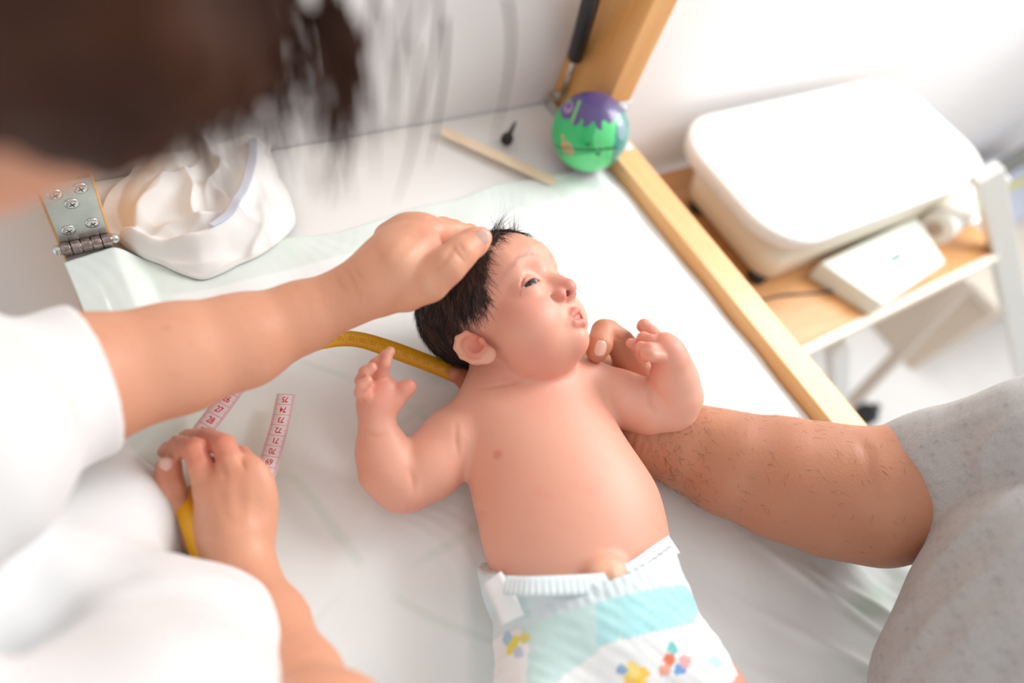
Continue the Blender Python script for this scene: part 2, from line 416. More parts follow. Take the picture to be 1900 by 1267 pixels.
# ================================================================== small things on the table
M_STICK = mat('birch_stick', rough=.6, wood=dict(scale=(120, 20, 60), a=srgb(246, 226, 200), b=srgb(240, 216, 186)))
def depressor():
    a, b = P(818, 243, .002), P(1030, 340, .004); d = (b - a) / np.linalg.norm(b - a); s = np.array([-d[1], d[0], 0]); s /= np.linalg.norm(s)
    Lh = np.linalg.norm(b - a) / 2; w = .0082; out = []
    for t in np.linspace(-math.pi / 2, math.pi / 2, 14): out.append((Lh - w + w * math.cos(t), w * math.sin(t)))
    for t in np.linspace(math.pi / 2, 3 * math.pi / 2, 14): out.append((-Lh + w + w * math.cos(t), w * math.sin(t)))
    bm = bmesh.new(); c = (a + b) / 2 + np.array([0, 0, .0008])
    vs = [bm.verts.new(c + d * u + s * v) for u, v in out]; f = bm.faces.new(vs)
    r = bmesh.ops.extrude_face_region(bm, geom=[f]); bmesh.ops.translate(bm, verts=[g for g in r['geom'] if isinstance(g, bmesh.types.BMVert)], vec=(0, 0, .0017))
    bmesh.ops.recalc_face_normals(bm, faces=bm.faces)
    return bm_obj('tongue_depressor', bm, M_STICK, None, .0004)
tag(depressor(), 'flat pale wooden tongue depressor lying near the back edge of the table', 'spatula')
# ear speculum: a small black funnel lying on its side
me = lathe_me('ear_speculum', [(.0001, .0), (.0062, .0), (.0074, .0008), (.0078, .0035), (.0074, .0062), (.0050, .0085), (.0034, .012), (.0026, .020), (.0019, .028), (.0015, .031), (.0011, .031), (.0012, .024), (.0001, .02)], 28)
a, b = P(938, 264, .006), P(955, 230, .004)
q = Vector(b - a).to_track_quat('Z', 'Y').to_matrix().to_4x4()
me.transform(Matrix.Translation(a + np.array([0, 0, .0016])) @ q @ Matrix.Diagonal((1, 1, np.linalg.norm(b - a) / .031 * 1.04, 1)))
tag(link('ear_speculum', me, M_BLACK), 'small black plastic ear speculum lying between stick and ball', 'speculum')
# toy ball
bc, br = P(1095, 245, .0485), .0478
bc[2] = br + .0005
n = 90; th = np.linspace(0, math.pi, n); ph = np.linspace(0, 2 * math.pi, 2 * n, endpoint=False)
T, Pn = np.meshgrid(th, ph, indexing='ij'); U3 = np.stack([np.sin(T) * np.cos(Pn), np.sin(T) * np.sin(Pn), np.cos(T)], -1).reshape(-1, 3)
tocam = CAMP - bc; tocam /= np.linalg.norm(tocam)
rt = AX_R - tocam * (AX_R @ tocam); rt /= np.linalg.norm(rt); up = np.cross(tocam, rt)       # frame of the side that faces the room
u_, v_, w_ = U3 @ rt, U3 @ up, U3 @ tocam
green = np.array(srgb(44, 190, 112)); lgreen = np.array(srgb(98, 224, 140)); purple = np.array(srgb(92, 78, 134)); lil = np.array(srgb(172, 140, 190)); teal = np.array(srgb(70, 150, 140)); grey = np.array(srgb(150, 175, 185)); dgreen = np.array(srgb(20, 110, 72)); coral = np.array(srgb(240, 128, 120))
colb = np.tile(green, (len(U3), 1))
def paint(mask, c): colb[mask] = c
wob = .05 * np.sin(9 * u_ + 2) + .03 * np.sin(23 * u_)
paint(((u_ + .05 - .45) ** 2 / .10 + (v_ + .15) ** 2 / .2 < 1), lgreen)
paint((v_ < -.52 + .1 * u_), lgreen)
paint((w_ < 0.1), purple)
paint((v_ > .42 - .35 * np.abs(u_ - .08) ** .7 + wob - .22 * (u_ > -.18) * (u_ < .28)) & (u_ > -.5) & (w_ > -.2), purple)
paint((u_ > .62 + .1 * v_) & (v_ < .45), teal)
paint(((u_ - .78) ** 2 / .012 + (v_ - .08) ** 2 / .07 < 1) & (w_ > 0), grey)
paint(((u_ + .58) ** 2 / .035 + (v_ - .52) ** 2 / .05 < 1) & (w_ > 0), purple)
paint(((u_ + .56) ** 2 / .016 + (v_ - .60) ** 2 / .022 < 1) & (w_ > 0), lil)
paint(((u_ + .55) ** 2 / .005 + (v_ - .62) ** 2 / .007 < 1) & (w_ > 0), np.array(srgb(110, 80, 140)))
paint((np.abs(u_ + .38 - .35 * (v_ - .45)) < .035) & (v_ > .2) & (v_ < .75) & (w_ > 0), np.array(srgb(120, 205, 110)))
seam = v_ + .38 - .12 * (u_ * u_ - .3)
paint((np.abs(seam) < .028) & (w_ > 0) & (u_ < .7), dgreen)
for (cu, cv) in ((-.05, -.29), (.22, -.52)): paint((np.abs(u_ - cu) < .05) & (np.abs(v_ - cv) < .045) & (w_ > 0), dgreen)
for (cu, cv) in ((-.68, -.10), (-.66, -.22), (-.68, -.33), (-.63, -.44), (-.56, -.26), (-.50, -.30), (-.46, -.40), (-.54, -.42), (-.42, -.48), (-.60, -.54), (-.49, -.50), (-.6, -.34)):
    paint(((u_ - cu) ** 2 + (v_ - cv) ** 2 < .0013) & (w_ > 0), coral)
rr = br * (1 - .012 * np.exp(-(seam / .02) ** 2))
Vb = bc + U3 * rr[:, None]
Fb = []
m2 = 2 * n
ii = np.arange(n - 1)[:, None] * m2 + np.arange(m2)[None]; jj = np.arange(n - 1)[:, None] * m2 + (np.arange(m2)[None] + 1) % m2
Fb = np.stack([ii.ravel(), ii.ravel() + m2, jj.ravel() + m2, jj.ravel()], 1)
ball = link('toy_ball', mesh_np('toy_ball', Vb, Fb, colb), mat('ball_rubber', attr='Col', rough=.3, noise=[(40, .4, .75, (.82, .9, .86))], coat=.3))
tag(ball, 'shiny green and purple painted toy ball at the corner by the post', 'ball')

# ------------------------------------------------------------------ crumpled white cloth with blue striped hem
poly = np.array([P(x, y, .004)[:2] for x, y in ((188, 392), (204, 428), (240, 462), (300, 488), (376, 518), (440, 490), (505, 456), (548, 412), (540, 372), (515, 325), (500, 280), (505, 235), (470, 190), (400, 190), (340, 215), (290, 265), (240, 320), (205, 350))])
poly = poly * 1.0
cen = P(370, 370, 0)[:2]
def cloth():
    nr, na = 90, 260
    ang = np.arctan2(poly[:, 1] - cen[1], poly[:, 0] - cen[0]); rad = np.hypot(poly[:, 0] - cen[0], poly[:, 1] - cen[1])
    o = np.argsort(ang); ang, rad = ang[o], rad[o]
    A = np.linspace(-math.pi, math.pi, na, endpoint=False)
    Rr = np.interp(A, np.concatenate([[ang[-1] - 2 * math.pi], ang, [ang[0] + 2 * math.pi]]), np.concatenate([[rad[-1]], rad, [rad[0]]]))
    for _ in range(4): Rr = (np.roll(Rr, 1) + 2 * Rr + np.roll(Rr, -1)) / 4
    t = np.linspace(0.0, 1, nr) ** .8
    TT, AA = np.meshgrid(t, A, indexing='ij'); RR = TT * Rr[None]
    X = cen[0] + RR * np.cos(AA); Y = cen[1] + RR * np.sin(AA)
    hem = [P(x, y, .03)[:2] for x, y in ((470, 262), (468, 305), (455, 352), (430, 398), (392, 428), (340, 440), (280, 436), (225, 412))]
    hp = catmull(hem, 60)
    d = np.full(X.shape, 9.0); 
    for q in hp: d = np.minimum(d, np.hypot(X - q[0], Y - q[1]))
    edge = (1 - TT) * Rr[None]
    z = .003 + .020 * smooth01(edge, 0, .030) + .010 * np.exp(-(d / .007) ** 2)
    inside = (Y > np.interp(X, np.sort(hp[:, 0]), hp[np.argsort(hp[:, 0]), 1])) * smooth01(d, .003, .014)
    z -= inside * .009
    for (cx, cy, a, w, l, h) in [(430, 462, .45, .006, .05, .0045), (478, 420, 1.1, .005, .03, .005), (320, 462, -.3, .006, .045, .005), (505, 385, 1.3, .006, .04, .004), (255, 418, -.5, .005, .03, .005),
                                 (275, 355, .9, .008, .04, .012), (318, 318, .5, .007, .04, .012), (355, 352, 1.5, .007, .035, .013), (395, 318, 1.1, .006, .03, .013), (420, 360, 2.0, .006, .025, .011), (345, 398, .15, .006, .03, .010), (385, 395, .6, .005, .02, .009), (300, 280, .2, .009, .04, .012), (380, 262, 1.9, .008, .04, .013), (430, 250, .6, .007, .03, .011)]:
        c0 = P(cx, cy, .03); c, s_ = math.cos(a), math.sin(a); u = (X - c0[0]) * c + (Y - c0[1]) * s_; v = -(X - c0[0]) * s_ + (Y - c0[1]) * c + .004 * np.sin(u * 90)
        z += h * np.exp(-(u / l) ** 2 - np.abs(v / w) ** 1.6)
    z = np.maximum(z, .002); z[-1] = .002
    z += pad_height(X, np.minimum(Y, .44)) * smooth01(.45 - Y, 0, .01)
    V = np.stack([X, Y, z], -1).reshape(-1, 3)
    i = np.arange(nr - 1)[:, None] * na + np.arange(na)[None]; j = np.arange(nr - 1)[:, None] * na + (np.arange(na)[None] + 1) % na
    F = np.stack([i.ravel(), i.ravel() + na, j.ravel() + na, j.ravel()], 1)
    def zat(x, y):
        k = np.argmin((V[:, 0] - x) ** 2 + (V[:, 1] - y) ** 2); return V[k, 2]
    return V, F, hem, zat
Vc, Fc, hem, zat = cloth()
M_CLOTH = mat('cotton_cloth', (.87, .86, .84), .85, bump=[(1400, .15, .0004)], sheen=.1)
clo = link('cloth', mesh_np('cloth', Vc, Fc), M_CLOTH)
tag(clo, 'crumpled white cotton cloth with blue striped hem at the back left corner', 'cloth')
hp = catmull([np.array([*h, 0]) for h in hem[:5]], 50)
for i in range(len(hp)): hp[i, 2] = zat(hp[i, 0], hp[i, 1])
for _ in range(6): hp[1:-1, 2] = (hp[:-2, 2] + 2 * hp[1:-1, 2] + hp[2:, 2]) / 4
hp[:, 2] += .0022
ns = 13; V = []; Cl = []
for i in range(len(hp)):
    d = hp[min(i + 1, len(hp) - 1)] - hp[max(i - 1, 0)]; d[2] = 0; d /= np.linalg.norm(d); s = np.array([d[1], -d[0], -.25])
    w = .0042 * (1 if i < 42 else 1 - .04 * (i - 42))
    for j in range(ns):
        q = hp[i] + s * w * (j / (ns - 1) * 2 - 1); V.append(q); Cl.append(srgb(234, 238, 248) if j % 3 else srgb(178, 194, 230))
rb = link('hem_ribbon', mesh_np('hem_ribbon', V, grid_faces(len(hp), ns), np.array(Cl)), mat('ribbon_thread', attr='Col', rough=.8), clo)
sd = rb.modifiers.new('thick', 'SOLIDIFY'); sd.thickness = .0008
tag(rb, 'blue striped woven hem')

# ================================================================== trolley with the baby scale
M_SHELF = mat('shelf_wood', rough=.4, wood=dict(scale=(9, 60, 60), a=srgb(214, 160, 104), b=srgb(196, 138, 82)))
M_EDGE = mat('shelf_edge', srgb(246, 232, 214), .4)
M_FRAME = mat('trolley_frame', srgb(226, 226, 220), .35)
M_FRAMEB = mat('trolley_frame_beige', srgb(206, 194, 180), .45)
tr = empty('trolley', (1.2, .37, -.9)); tag(tr, 'wooden shelf trolley on crossed metal legs beside the changing table', 'trolley')
box('shelf', (.78, .168, -.222), (1.545, .566, -.2), M_SHELF, tr, .002)
prism('shelf_edge', (.78, .160, -.211), (1.545, .160, -.211), .016, .024, M_EDGE, tr, bevel=.003)
prism('leg', P(1832, 318, -.04), P(1912, 735, -.62), .045, .030, M_FRAME, tr, up=(0, 1, .2))
prism('leg', P(1552, 640, -.24), P(1556, 770, -.86), .035, .03, M_FRAME, tr, up=(0, 1, 0))
prism('leg', (1.50, .54, -.22), (1.62, .56, -.86), .035, .03, M_FRAME, tr, up=(0, 1, 0))
prism('cross_brace', P(1580, 748, -.84), P(1800, 520, -.42), .05, .03, M_FRAMEB, tr, up=(0, 1, 0))
prism('lower_bar', (.85, .50, -.80), (1.62, .55, -.80), .03, .03, M_FRAMEB, tr)
for q in (P(1607, 768, -.868), (.9, .5, -.868), (.9, .2, -.868)):
    bm = bmesh.new(); q = Vector(q); q.z = -.868
    bm_cyl(bm, q + Vector((-.014, 0, 0)), q + Vector((.014, 0, 0)), .032, n=24); bm_cyl(bm, q, q + Vector((0, 0, .05)), .012, n=12)
    bm_obj('caster', bm, M_BLACK, tr, .003)
M_SCALE = mat('scale_plastic', (.87, .86, .835), .35)
M_SCALEB = mat('scale_body', srgb(236, 226, 206), .4)
def rrect(x0, x1, y0, y1, r, n=10):
    o = []
    for (cx, cy, a0) in ((x1 - r, y1 - r, 0), (x0 + r, y1 - r, 90), (x0 + r, y0 + r, 180), (x1 - r, y0 + r, 270)):
        for k in range(n + 1): a = math.radians(a0 + 90 * k / n); o.append((cx + r * math.cos(a), cy + r * math.sin(a)))
    return np.array(o)
def loft(name, rings, m, parent, cap=True):
    n = len(rings[0]); V = np.concatenate(rings); F = []
    for k in range(len(rings) - 1):
        for i in range(n): j = (i + 1) % n; F.append((k * n + i, k * n + j, (k + 1) * n + j, (k + 1) * n + i))
    bm = bmesh.new(); vs = [bm.verts.new(v) for v in V]
    for f in F: bm.faces.new([vs[i] for i in f])
    if cap: bm.faces.new(vs[:n][::-1]); bm.faces.new(vs[-n:])
    bmesh.ops.recalc_face_normals(bm, faces=bm.faces)
    o = bm_obj(name, bm, m, parent, smooth=True)
    return o
sc = empty('baby_scale', (1.17, .4, -.2)); tag(sc, 'white electronic baby scale with curved tray on the trolley shelf', 'scale')
def ring(x0, x1, y0, y1, r, z, dz=0): 
    q = rrect(x0, x1, y0, y1, r); return np.concatenate([q, (z + dz * ((q[:, 0] - x0) / (x1 - x0)))[:, None]], 1)
loft('base', [ring(.905, 1.42, .292, .505, .03, -.185), ring(.900, 1.425, .288, .508, .032, -.182), ring(.882, 1.44, .286, .515, .034, -.115), ring(.90, 1.42, .30, .50, .03, -.108)], M_SCALEB, sc)
loft('tray', [ring(.95, 1.40, .32, .50, .03, -.110), ring(.86, 1.46, .288, .545, .07, -.104), ring(.842, 1.475, .276, .556, .085, -.094), ring(.836, 1.48, .270, .560, .09, -.072), ring(.838, 1.478, .272, .558, .09, -.066),
              ring(.852, 1.466, .286, .546, .085, -.066), ring(.872, 1.46, .306, .528, .07, -.078), ring(.92, 1.44, .34, .50, .05, -.092), ring(1.05, 1.33, .39, .45, .02, -.095)], M_SCALE, sc)
for (x, y) in ((.915, .470), (.915, .306), (1.40, .47), (1.40, .306)):
    cyl('foot', (x, y, -.2), (x, y, -.183), .016, M_BLACK, sc, n=20, bevel=.002)
prism('tray_hook', (1.47, .275, -.070), (1.50, .255, -.082), .016, .018, M_SCALE, sc)
db = empty('scale_display', (1.15, .23, -.2)); tag(db, 'small white display box of the scale standing in front of it', 'display')
pl = [P(x, y, -.175)[:2] for x, y in ((1512, 497), (1632, 572), (1748, 492), (1690, 412))]
bm = bmesh.new(); vs = [bm.verts.new((*q, -.2)) for q in pl] + [bm.verts.new((*(np.array(q)), -.165 + .006 * (i in (0, 3)))) for i, q in enumerate(pl)]
for f in ((3, 2, 1, 0), (4, 5, 6, 7), (0, 1, 5, 4), (1, 2, 6, 5), (2, 3, 7, 6), (3, 0, 4, 7)): bm.faces.new([vs[i] for i in f])
bmesh.ops.recalc_face_normals(bm, faces=bm.faces)
bm_obj('housing', bm, mat('display_plastic', srgb(234, 238, 228), .4), db, .004)
c = P(1662, 478, -.163); e1 = np.array(pl[2]) - np.array(pl[1]); e1 = np.array([*e1 / np.linalg.norm(e1), 0]); e2 = np.array(pl[0]) - np.array(pl[1]); e2 = np.array([*e2 / np.linalg.norm(e2), .05])
prism('lcd_screen', c - e1 * .020, c + e1 * .020, .014, .003, mat('lcd', srgb(150, 166, 168), .15), db, bevel=.0006)
for k in range(3): prism('button', c - e1 * (.02 - .02 * k) - e2 * .022, c - e1 * (.012 - .02 * k) - e2 * .022, .006, .004, mat('button_grey', srgb(214, 216, 210), .5), db, bevel=.0008)
pts = catmull([P(1400, 560, -.198), P(1450, 548, -.198), P(1500, 545, -.198), P(1545, 540, -.196)], 24)
Vt, Ft = tube_np(pts, [.0022] * 24); tag(link('power_cable', mesh_np('power_cable', Vt, Ft), M_BLACK), 'thin dark cable lying on the trolley shelf', 'cable')
# paper roll and sheet at the far end of the shelf
pr0, pr1 = P(1735, 425, -.165), P(1800, 372, -.165)
rl = empty('paper_roll', tuple(P(1765, 400, -.2))); tag(rl, 'white paper roll lying under the far end of the scale tray', 'paper roll')
cyl('roll', pr0, pr1, .033, mat('roll_paper', srgb(240, 236, 228), .7), rl, n=32, bevel=.002)
cyl('core', pr0 + (pr0 - pr1) * .012, pr0 + (pr1 - pr0) * .2, .014, mat('cardboard', srgb(190, 170, 150), .8), rl, n=20)
bm = bmesh.new(); qs = [P(x, y, -.1985) for x, y in ((1768, 428), (1832, 408), (1828, 372), (1790, 385))]
vs = [bm.verts.new(q) for q in qs]; f = bm.faces.new(vs); r = bmesh.ops.extrude_face_region(bm, geom=[f]); bmesh.ops.translate(bm, verts=[g for g in r['geom'] if isinstance(g, bmesh.types.BMVert)], vec=(0, 0, .006)); bmesh.ops.recalc_face_normals(bm, faces=bm.faces)
tag(bm_obj('paper_stack', bm, mat('white_paper', (.86, .86, .85), .8)), 'small stack of white paper at the end of the shelf', 'paper')
# things under and beside the trolley
def boxthing(name, lo, hi, m, label, cat, lid=None):
    e = empty(name, ((lo[0] + hi[0]) / 2, (lo[1] + hi[1]) / 2, lo[2])); tag(e, label, cat)
    box('body', lo, (hi[0], hi[1], hi[2] - .03), m, e, .006); box('lid' if lid else 'top', (lo[0] - .008, lo[1] - .008, hi[2] - .03), (hi[0] + .008, hi[1] + .008, hi[2]), lid or m, e, .005)
boxthing('cabinet', (2.05, .10, -.9), (2.6, .54, -.56), mat('cabinet_beige', srgb(216, 198, 180), .5), 'beige floor cabinet behind the trolley leg', 'cabinet', mat('cabinet_top', srgb(226, 216, 202), .45))
boxthing('storage_bin', (1.45, .30, -.9), (1.80, .56, -.55), mat('bin_grey', srgb(170, 172, 166), .5), 'grey storage bin on the floor under the trolley shelf', 'bin', mat('bin_lid', srgb(226, 224, 222), .5))
_b = np.array([1.90, .50, -.9]); _e = PD(1905, 285, 1.85)
prism('support_pole', _b, _b + (_e - _b) * 1.5, .04, .03, mat('pole_grey', srgb(120, 122, 118), .4)); tag(bpy.data.objects['support_pole'], 'dark grey pole rising at the right edge behind the trolley', 'pole')
cf = P(1872, 420, -.56); fo = empty('folder', (cf[0] + .15, cf[1] + .1, -.56)); tag(fo, 'pale lavender folder with a yellow edge lying on the beige cabinet', 'folder')
box('cover', (cf[0], cf[1], -.56), (cf[0] + .32, min(cf[1] + .24, .53), -.532), mat('folder_lavender', srgb(204, 210, 228), .5), fo, .003)
box('edge_strip', (cf[0] + .02, cf[1] + .10, -.532), (cf[0] + .30, cf[1] + .12, -.529), mat('folder_yellow', srgb(226, 220, 120), .5), fo, .0005)
# ================================================================== the baby
def camv(x, y, z): return AX_R * x + AX_D * y + AX_F * z
HF = camv(.6706, -.5641, -.4818); HU = camv(-.5265, -.8194, .2265)
HF /= np.linalg.norm(HF); HU -= HF * (HU @ HF); HU /= np.linalg.norm(HU); HL = np.cross(HU, HF)   # forward, up, left of the head
HR = np.stack([HF, HL, HU], 1); HS = 1.29; HO = P(927, 566, .092)
def hl(x, y, z): return HO + HR @ (np.array([x, y, z]) * HS)
def hs(x, y, z, r): return (hl(x, y, z), r * HS)
def hloc(V): return ((V - HO) @ HR) / HS
fr = .00085
head_lo = np.array([HO[0] - .078, HO[1] - .085, HO[2] - .075]); head_hi = np.array([HO[0] + .098, HO[1] + .085, HO[2] + .075])
bx = axis_range(.06, .48, (.165, .40), .00105, .0016); by = axis_range(-.20, .36, (.155, .335), .00095, .0016); bz = axis_range(-.004, .19, (.02, .165), .0010, .0016)
B = Field(bx, by, bz)
# --- head
Hd = B.like()
I3 = np.eye(3)
Hd.ell(hl(-.010, 0, .009), HR, np.array([.0485, .0445, .041]) * HS, 0)
Hd.ell(hl(.010, 0, .010), HR, np.array([.0365, .0385, .0345]) * HS, .012)
Hd.ell(hl(.012, 0, -.022), HR, np.array([.032, .036, .034]) * HS, .014)
for s in (-1, 1):
    Hd.chain([hs(.0205, s * .0205, -.031, .0190)], .012)
    Hd.chain([hs(.030, s * .020, .008, .012), hs(.037, s * .008, .010, .010)], .010)         # brow
Hd.chain([hs(.0305, 0, -.0495, .0112)], .010)
Hd.ell(hl(.010, 0, -.046), HR, np.array([.0265, .029, .0190]) * HS, .010)
for s in (-1, 1): Hd.chain([hs(.047, s * .0182, -.0090, .0078)], .010, sub=True)              # eye hollows
Hd.chain([hs(.0385, 0, -.007, .0048), hs(.0440, 0, -.0150, .0047), hs(.0490, 0, -.0212, .0052)], .006)   # nose
for s in (-1, 1): Hd.chain([hs(.0445, s * .0070, -.0240, .0042)], .0045)
Hd.chain([hs(.0490, 0, -.0232, .0038), hs(.044, 0, -.0275, .0032)], .003)
for s in (-1, 1):
    Hd.chain([hs(.0510, s * .0044, -.0282, .0019), hs(.0455, s * .0040, -.0235, .0020)], .0008, sub=True)
    Hd.chain([hs(.0415, s * .0122, -.0238, .0015), hs(.0435, s * .0105, -.0280, .0013)], .004, sub=True)
# philtrum, lips, mouth
Hd.ell(hl(.0345, 0, -.0385), HR, np.array([.0090, .0125, .0105]) * HS, .006)
MZ = .0020
def lip(pts, k, sub=False): Hd.chain([hs(x - .0022, y, z + MZ, r) for x, y, z, r in pts], k, sub)
lip([(.0395, -.0095, -.0440, .0013), (.0432, -.0052, -.0462, .0022), (.0446, 0, -.0470, .0026), (.0432, .0052, -.0462, .0022), (.0395, .0095, -.0440, .0013)], .0030)
lip([(.0395, -.0098, -.0434, .0012), (.0440, -.0050, -.0402, .0019), (.0458, -.0018, -.0386, .0021), (.0458, .0018, -.0386, .0021), (.0440, .0050, -.0402, .0019), (.0395, .0098, -.0434, .0012)], .0030)
lip([(.0420, -.0082, -.0437, .0006), (.0462, -.0036, -.0432, .0015), (.0472, 0, -.0428, .0021), (.0462, .0036, -.0432, .0015), (.0420, .0082, -.0437, .0006)], .0008, True)
Hd.chain([hs(.0455, 0, -.0305, .0007), hs(.0445, 0, -.0335, .0007)], .003, sub=True)
# eyelids with an almond opening
EYES = {}
for s in (-1, 1):
    ec = np.array([.0300, s * .0182, -.0108]); yaw = s * .30; er = .0108
    Hd.chain([hs(*ec, er + .0012)], .0045)
    c, q = math.cos(yaw), math.sin(yaw); ER = HR @ np.array([[c, -q, 0], [q, c, 0], [0, 0, 1]])
    cw_ = hl(*ec); m = .019 * HS
    sl = Hd.sl(cw_ - m, cw_ + m); x, y, z = Hd.pts(sl)
    X = [((x - cw_[0]) * ER[0, i] + (y - cw_[1]) * ER[1, i] + (z - cw_[2]) * ER[2, i]) / HS for i in range(3)]
    hy = .0086; tilt = -s * .10
    zz = X[2] - tilt * X[1] - .0004; up_ = .0021 * (1 - (X[1] / hy) ** 2); lo_ = -.0014 * (1 - (X[1] / hy) ** 2)
    d = np.maximum(np.maximum(zz - up_, lo_ - zz) * .8, np.abs(X[1]) - hy)
    d = np.maximum(d, .004 - X[0])
    Hd.op(sl, (d * HS).astype(np.float32), .0008, True)
    Hd.chain([(cw_ + ER @ (np.array([math.sqrt(max(er * er * 1.18 - yy * yy - zz_ * zz_, 1e-6)), yy, zz_]) * HS), .0007 * HS) for yy, zz_ in ((-s * .0076, .0022), (-s * .0045, .0052), (0, .0063), (s * .0045, .0050), (s * .0080, .0016))], .0012, sub=True)
    EYES[s] = (cw_, ER, er * HS)
# ears
EARS = []
def ear(s):
    a1 = HR @ np.array([.86, -s * .34, .36]); a2 = HR @ np.array([-.40, s * .10, .90]); a1 /= np.linalg.norm(a1); a2 -= a1 * (a1 @ a2); a2 /= np.linalg.norm(a2)
    a3 = np.cross(a1, a2); a3 = a3 if a3 @ (HL * s) > 0 else -a3; Er = np.stack([a1, a2, a3], 1); c0 = hl(-.0090, s * .0400, -.0235); k = .80 * HS
    def e(u, v, y): return c0 + (a1 * u + a2 * v + a3 * y) * k
    def es(u, v, y, r): return (e(u, v, y), r * k)
    Ea = B.like()
    Ea.ell(e(-.002, 0, .001), Er, np.array([.0112, .0150, .0050]) * k, 0)
    Ea.ell(e(.0010, -.0125, .0015), Er, np.array([.0072, .0068, .0046]) * k, .003)
    Ea.ell(e(.0015, -.001, .0072), Er, np.array([.0066, .0092, .0056]) * k, .0015, sub=True)
    Ea.chain([es(.0070, .0050, .0015, .0019), es(.0052, .0118, .0035, .0021), es(-.002, .0150, .0045, .0022), es(-.0088, .0112, .0050, .0022), es(-.0115, .0030, .0050, .0022), es(-.0098, -.0060, .0048, .0022), es(-.0050, -.0120, .0042, .0024)], .0012)
    Ea.chain([es(-.0022, .0095, .0028, .0014), es(-.0056, .0035, .0030, .0016), es(-.0050, -.0040, .0034, .0017), es(-.0010, -.0082, .0036, .0019), es(.0042, -.0084, .0034, .0020)], .0014)
    Ea.chain([es(.0072, -.0015, .0030, .0026)], .002)
    Hd.merge(Ea, .0030); EARS.append(Ea.D)
ear(-1); ear(1)
# --- trunk
ba = P(985, 720, .05) - P(1112, 1135, .05); ba[2] = 0; ba /= np.linalg.norm(ba); bs = np.array([ba[1], -ba[0], 0]); BR = np.stack([bs, ba, np.array([0, 0, 1.0])], 1)
def bw(x, y, z, px): return px * depth(P(x, y, z)) / FPX
T = B.like()
T.ell(P(1000, 812, .050), BR, (bw(1000, 812, .05, 153), .072, .047), 0)
T.ell(P(1062, 955, .052), BR, (bw(1065, 962, .05, 178), .070, .053), .030)
T.ell(P(1098, 1110, .048), BR, (bw(1098, 1110, .05, 168), .062, .046), .035)
T.chain([S(905, 762, .052, 58), S(985, 728, .058, 55), S(1085, 712, .056, 50)], .02)
T.chain([S(935, 690, .062, 60), S(985, 715, .056, 62)], .02)
T.chain([S(1180, 1165, .055, 95), S(1290, 1300, .062, 92), S(1390, 1420, .07, 80)], .012)             # left thigh
T.chain([S(1020, 1190, .05, 85), S(1020, 1340, .06, 92), S(1010, 1460, .07, 80)], .012)
# navel stump and crease
T.ell(P(1128, 1066, .102), BR, (.016, .011, .008), .010)
nv = P(1138, 1068, .108); T.chain([(nv, .0042), (P(1148, 1070, .106), .003)], .003)
T.chain([(P(1150, 1076, .104), .0022), (P(1136, 1079, .103), .0020)], .0025, sub=True)
# --- arms
A1 = B.like()
A1.chain([S(868, 782, .050, 46), S(842, 815, .046, 57), S(800, 862, .040, 60), S(758, 893, .036, 57)], .010)
F1 = B.like()
F1.chain([S(743, 895, .037, 54), S(722, 868, .042, 54), S(708, 830, .050, 45), S(700, 795, .058, 32)], .008)
A1.merge(F1, .004)
# right hand: open, seen from the thumb side
Hn = B.like()
Hn.chain([S(699, 790, .060, 30), S(697, 765, .066, 29), S(700, 745, .070, 31), S(708, 728, .072, 30)], .006)
Hn.ell(P(703, 742, .070), np.stack([AX_R, AX_D, AX_F], 1), (.0165, .020, .0115), .006)
for ch in ([(690, 715, .074, 16), (684, 692, .082, 13.5), (698, 676, .090, 12), (716, 662, .094, 10.5), (724, 652, .095, 9.5)],
           [(705, 712, .076, 15), (708, 690, .086, 12.5), (714, 674, .094, 11), (718, 664, .096, 9.5)],
           [(684, 724, .078, 15), (672, 706, .088, 13), (678, 690, .096, 11.5), (690, 682, .099, 10)],
           [(682, 738, .078, 14), (670, 728, .088, 12), (672, 714, .096, 11), (682, 706, .099, 9.5)]):
    Hn.chain([S(*q) for q in ch], .0022)
Hn.chain([S(716, 755, .068, 19), S(735, 740, .074, 15), S(752, 722, .080, 14.5), S(760, 716, .082, 12.5)], .005)
A1.merge(Hn, .006)
A2 = B.like()
A2.chain([S(1118, 722, .058, 45), S(1150, 740, .060, 50), S(1205, 757, .064, 50), S(1238, 762, .066, 46)], .010)
F2 = B.like()
F2.chain([S(1248, 764, .072, 43), S(1254, 735, .082, 46), S(1250, 700, .096, 41), S(1247, 672, .108, 33)], .008)
A2.merge(F2, .0035)
Hn = B.like()
Hn.chain([S(1247, 672, .110, 29), S(1240, 655, .114, 27), S(1232, 642, .114, 26)], .006)
Hn.ell(P(1236, 650, .112), np.stack([AX_R, AX_D, AX_F], 1), (.0150, .0120, .012), .005)
for ch in ([(1222, 632, .108, 15), (1208, 618, .104, 14), (1195, 604, .100, 12), (1191, 606, .090, 10.5)],
           [(1228, 640, .114, 15), (1210, 634, .114, 13), (1194, 628, .108, 12), (1188, 638, .100, 10.5)],
           [(1226, 652, .117, 14), (1206, 648, .118, 12.5), (1190, 645, .112, 11), (1188, 654, .104, 10)],
           [(1226, 662, .118, 13), (1210, 660, .120, 11.5), (1198, 656, .116, 10.5), (1196, 664, .108, 9.5)],
           [(1222, 664, .104, 15), (1200, 652, .098, 12), (1180, 641, .096, 10.5), (1170, 637, .096, 9.5)]):
    Hn.chain([S(*q) for q in ch], .0022)
A2.merge(Hn, .005)
T.merge(A1, .007); T.merge(A2, .006)
B.merge(T, 0); headD = Hd.D; bodyD = T.D.copy(); B.merge(Hd, .006)
del T, A1, A2, F1, F2, Hn
Vb, Fb = B.mesh(2)
Nb = vnormals(Vb, Fb)
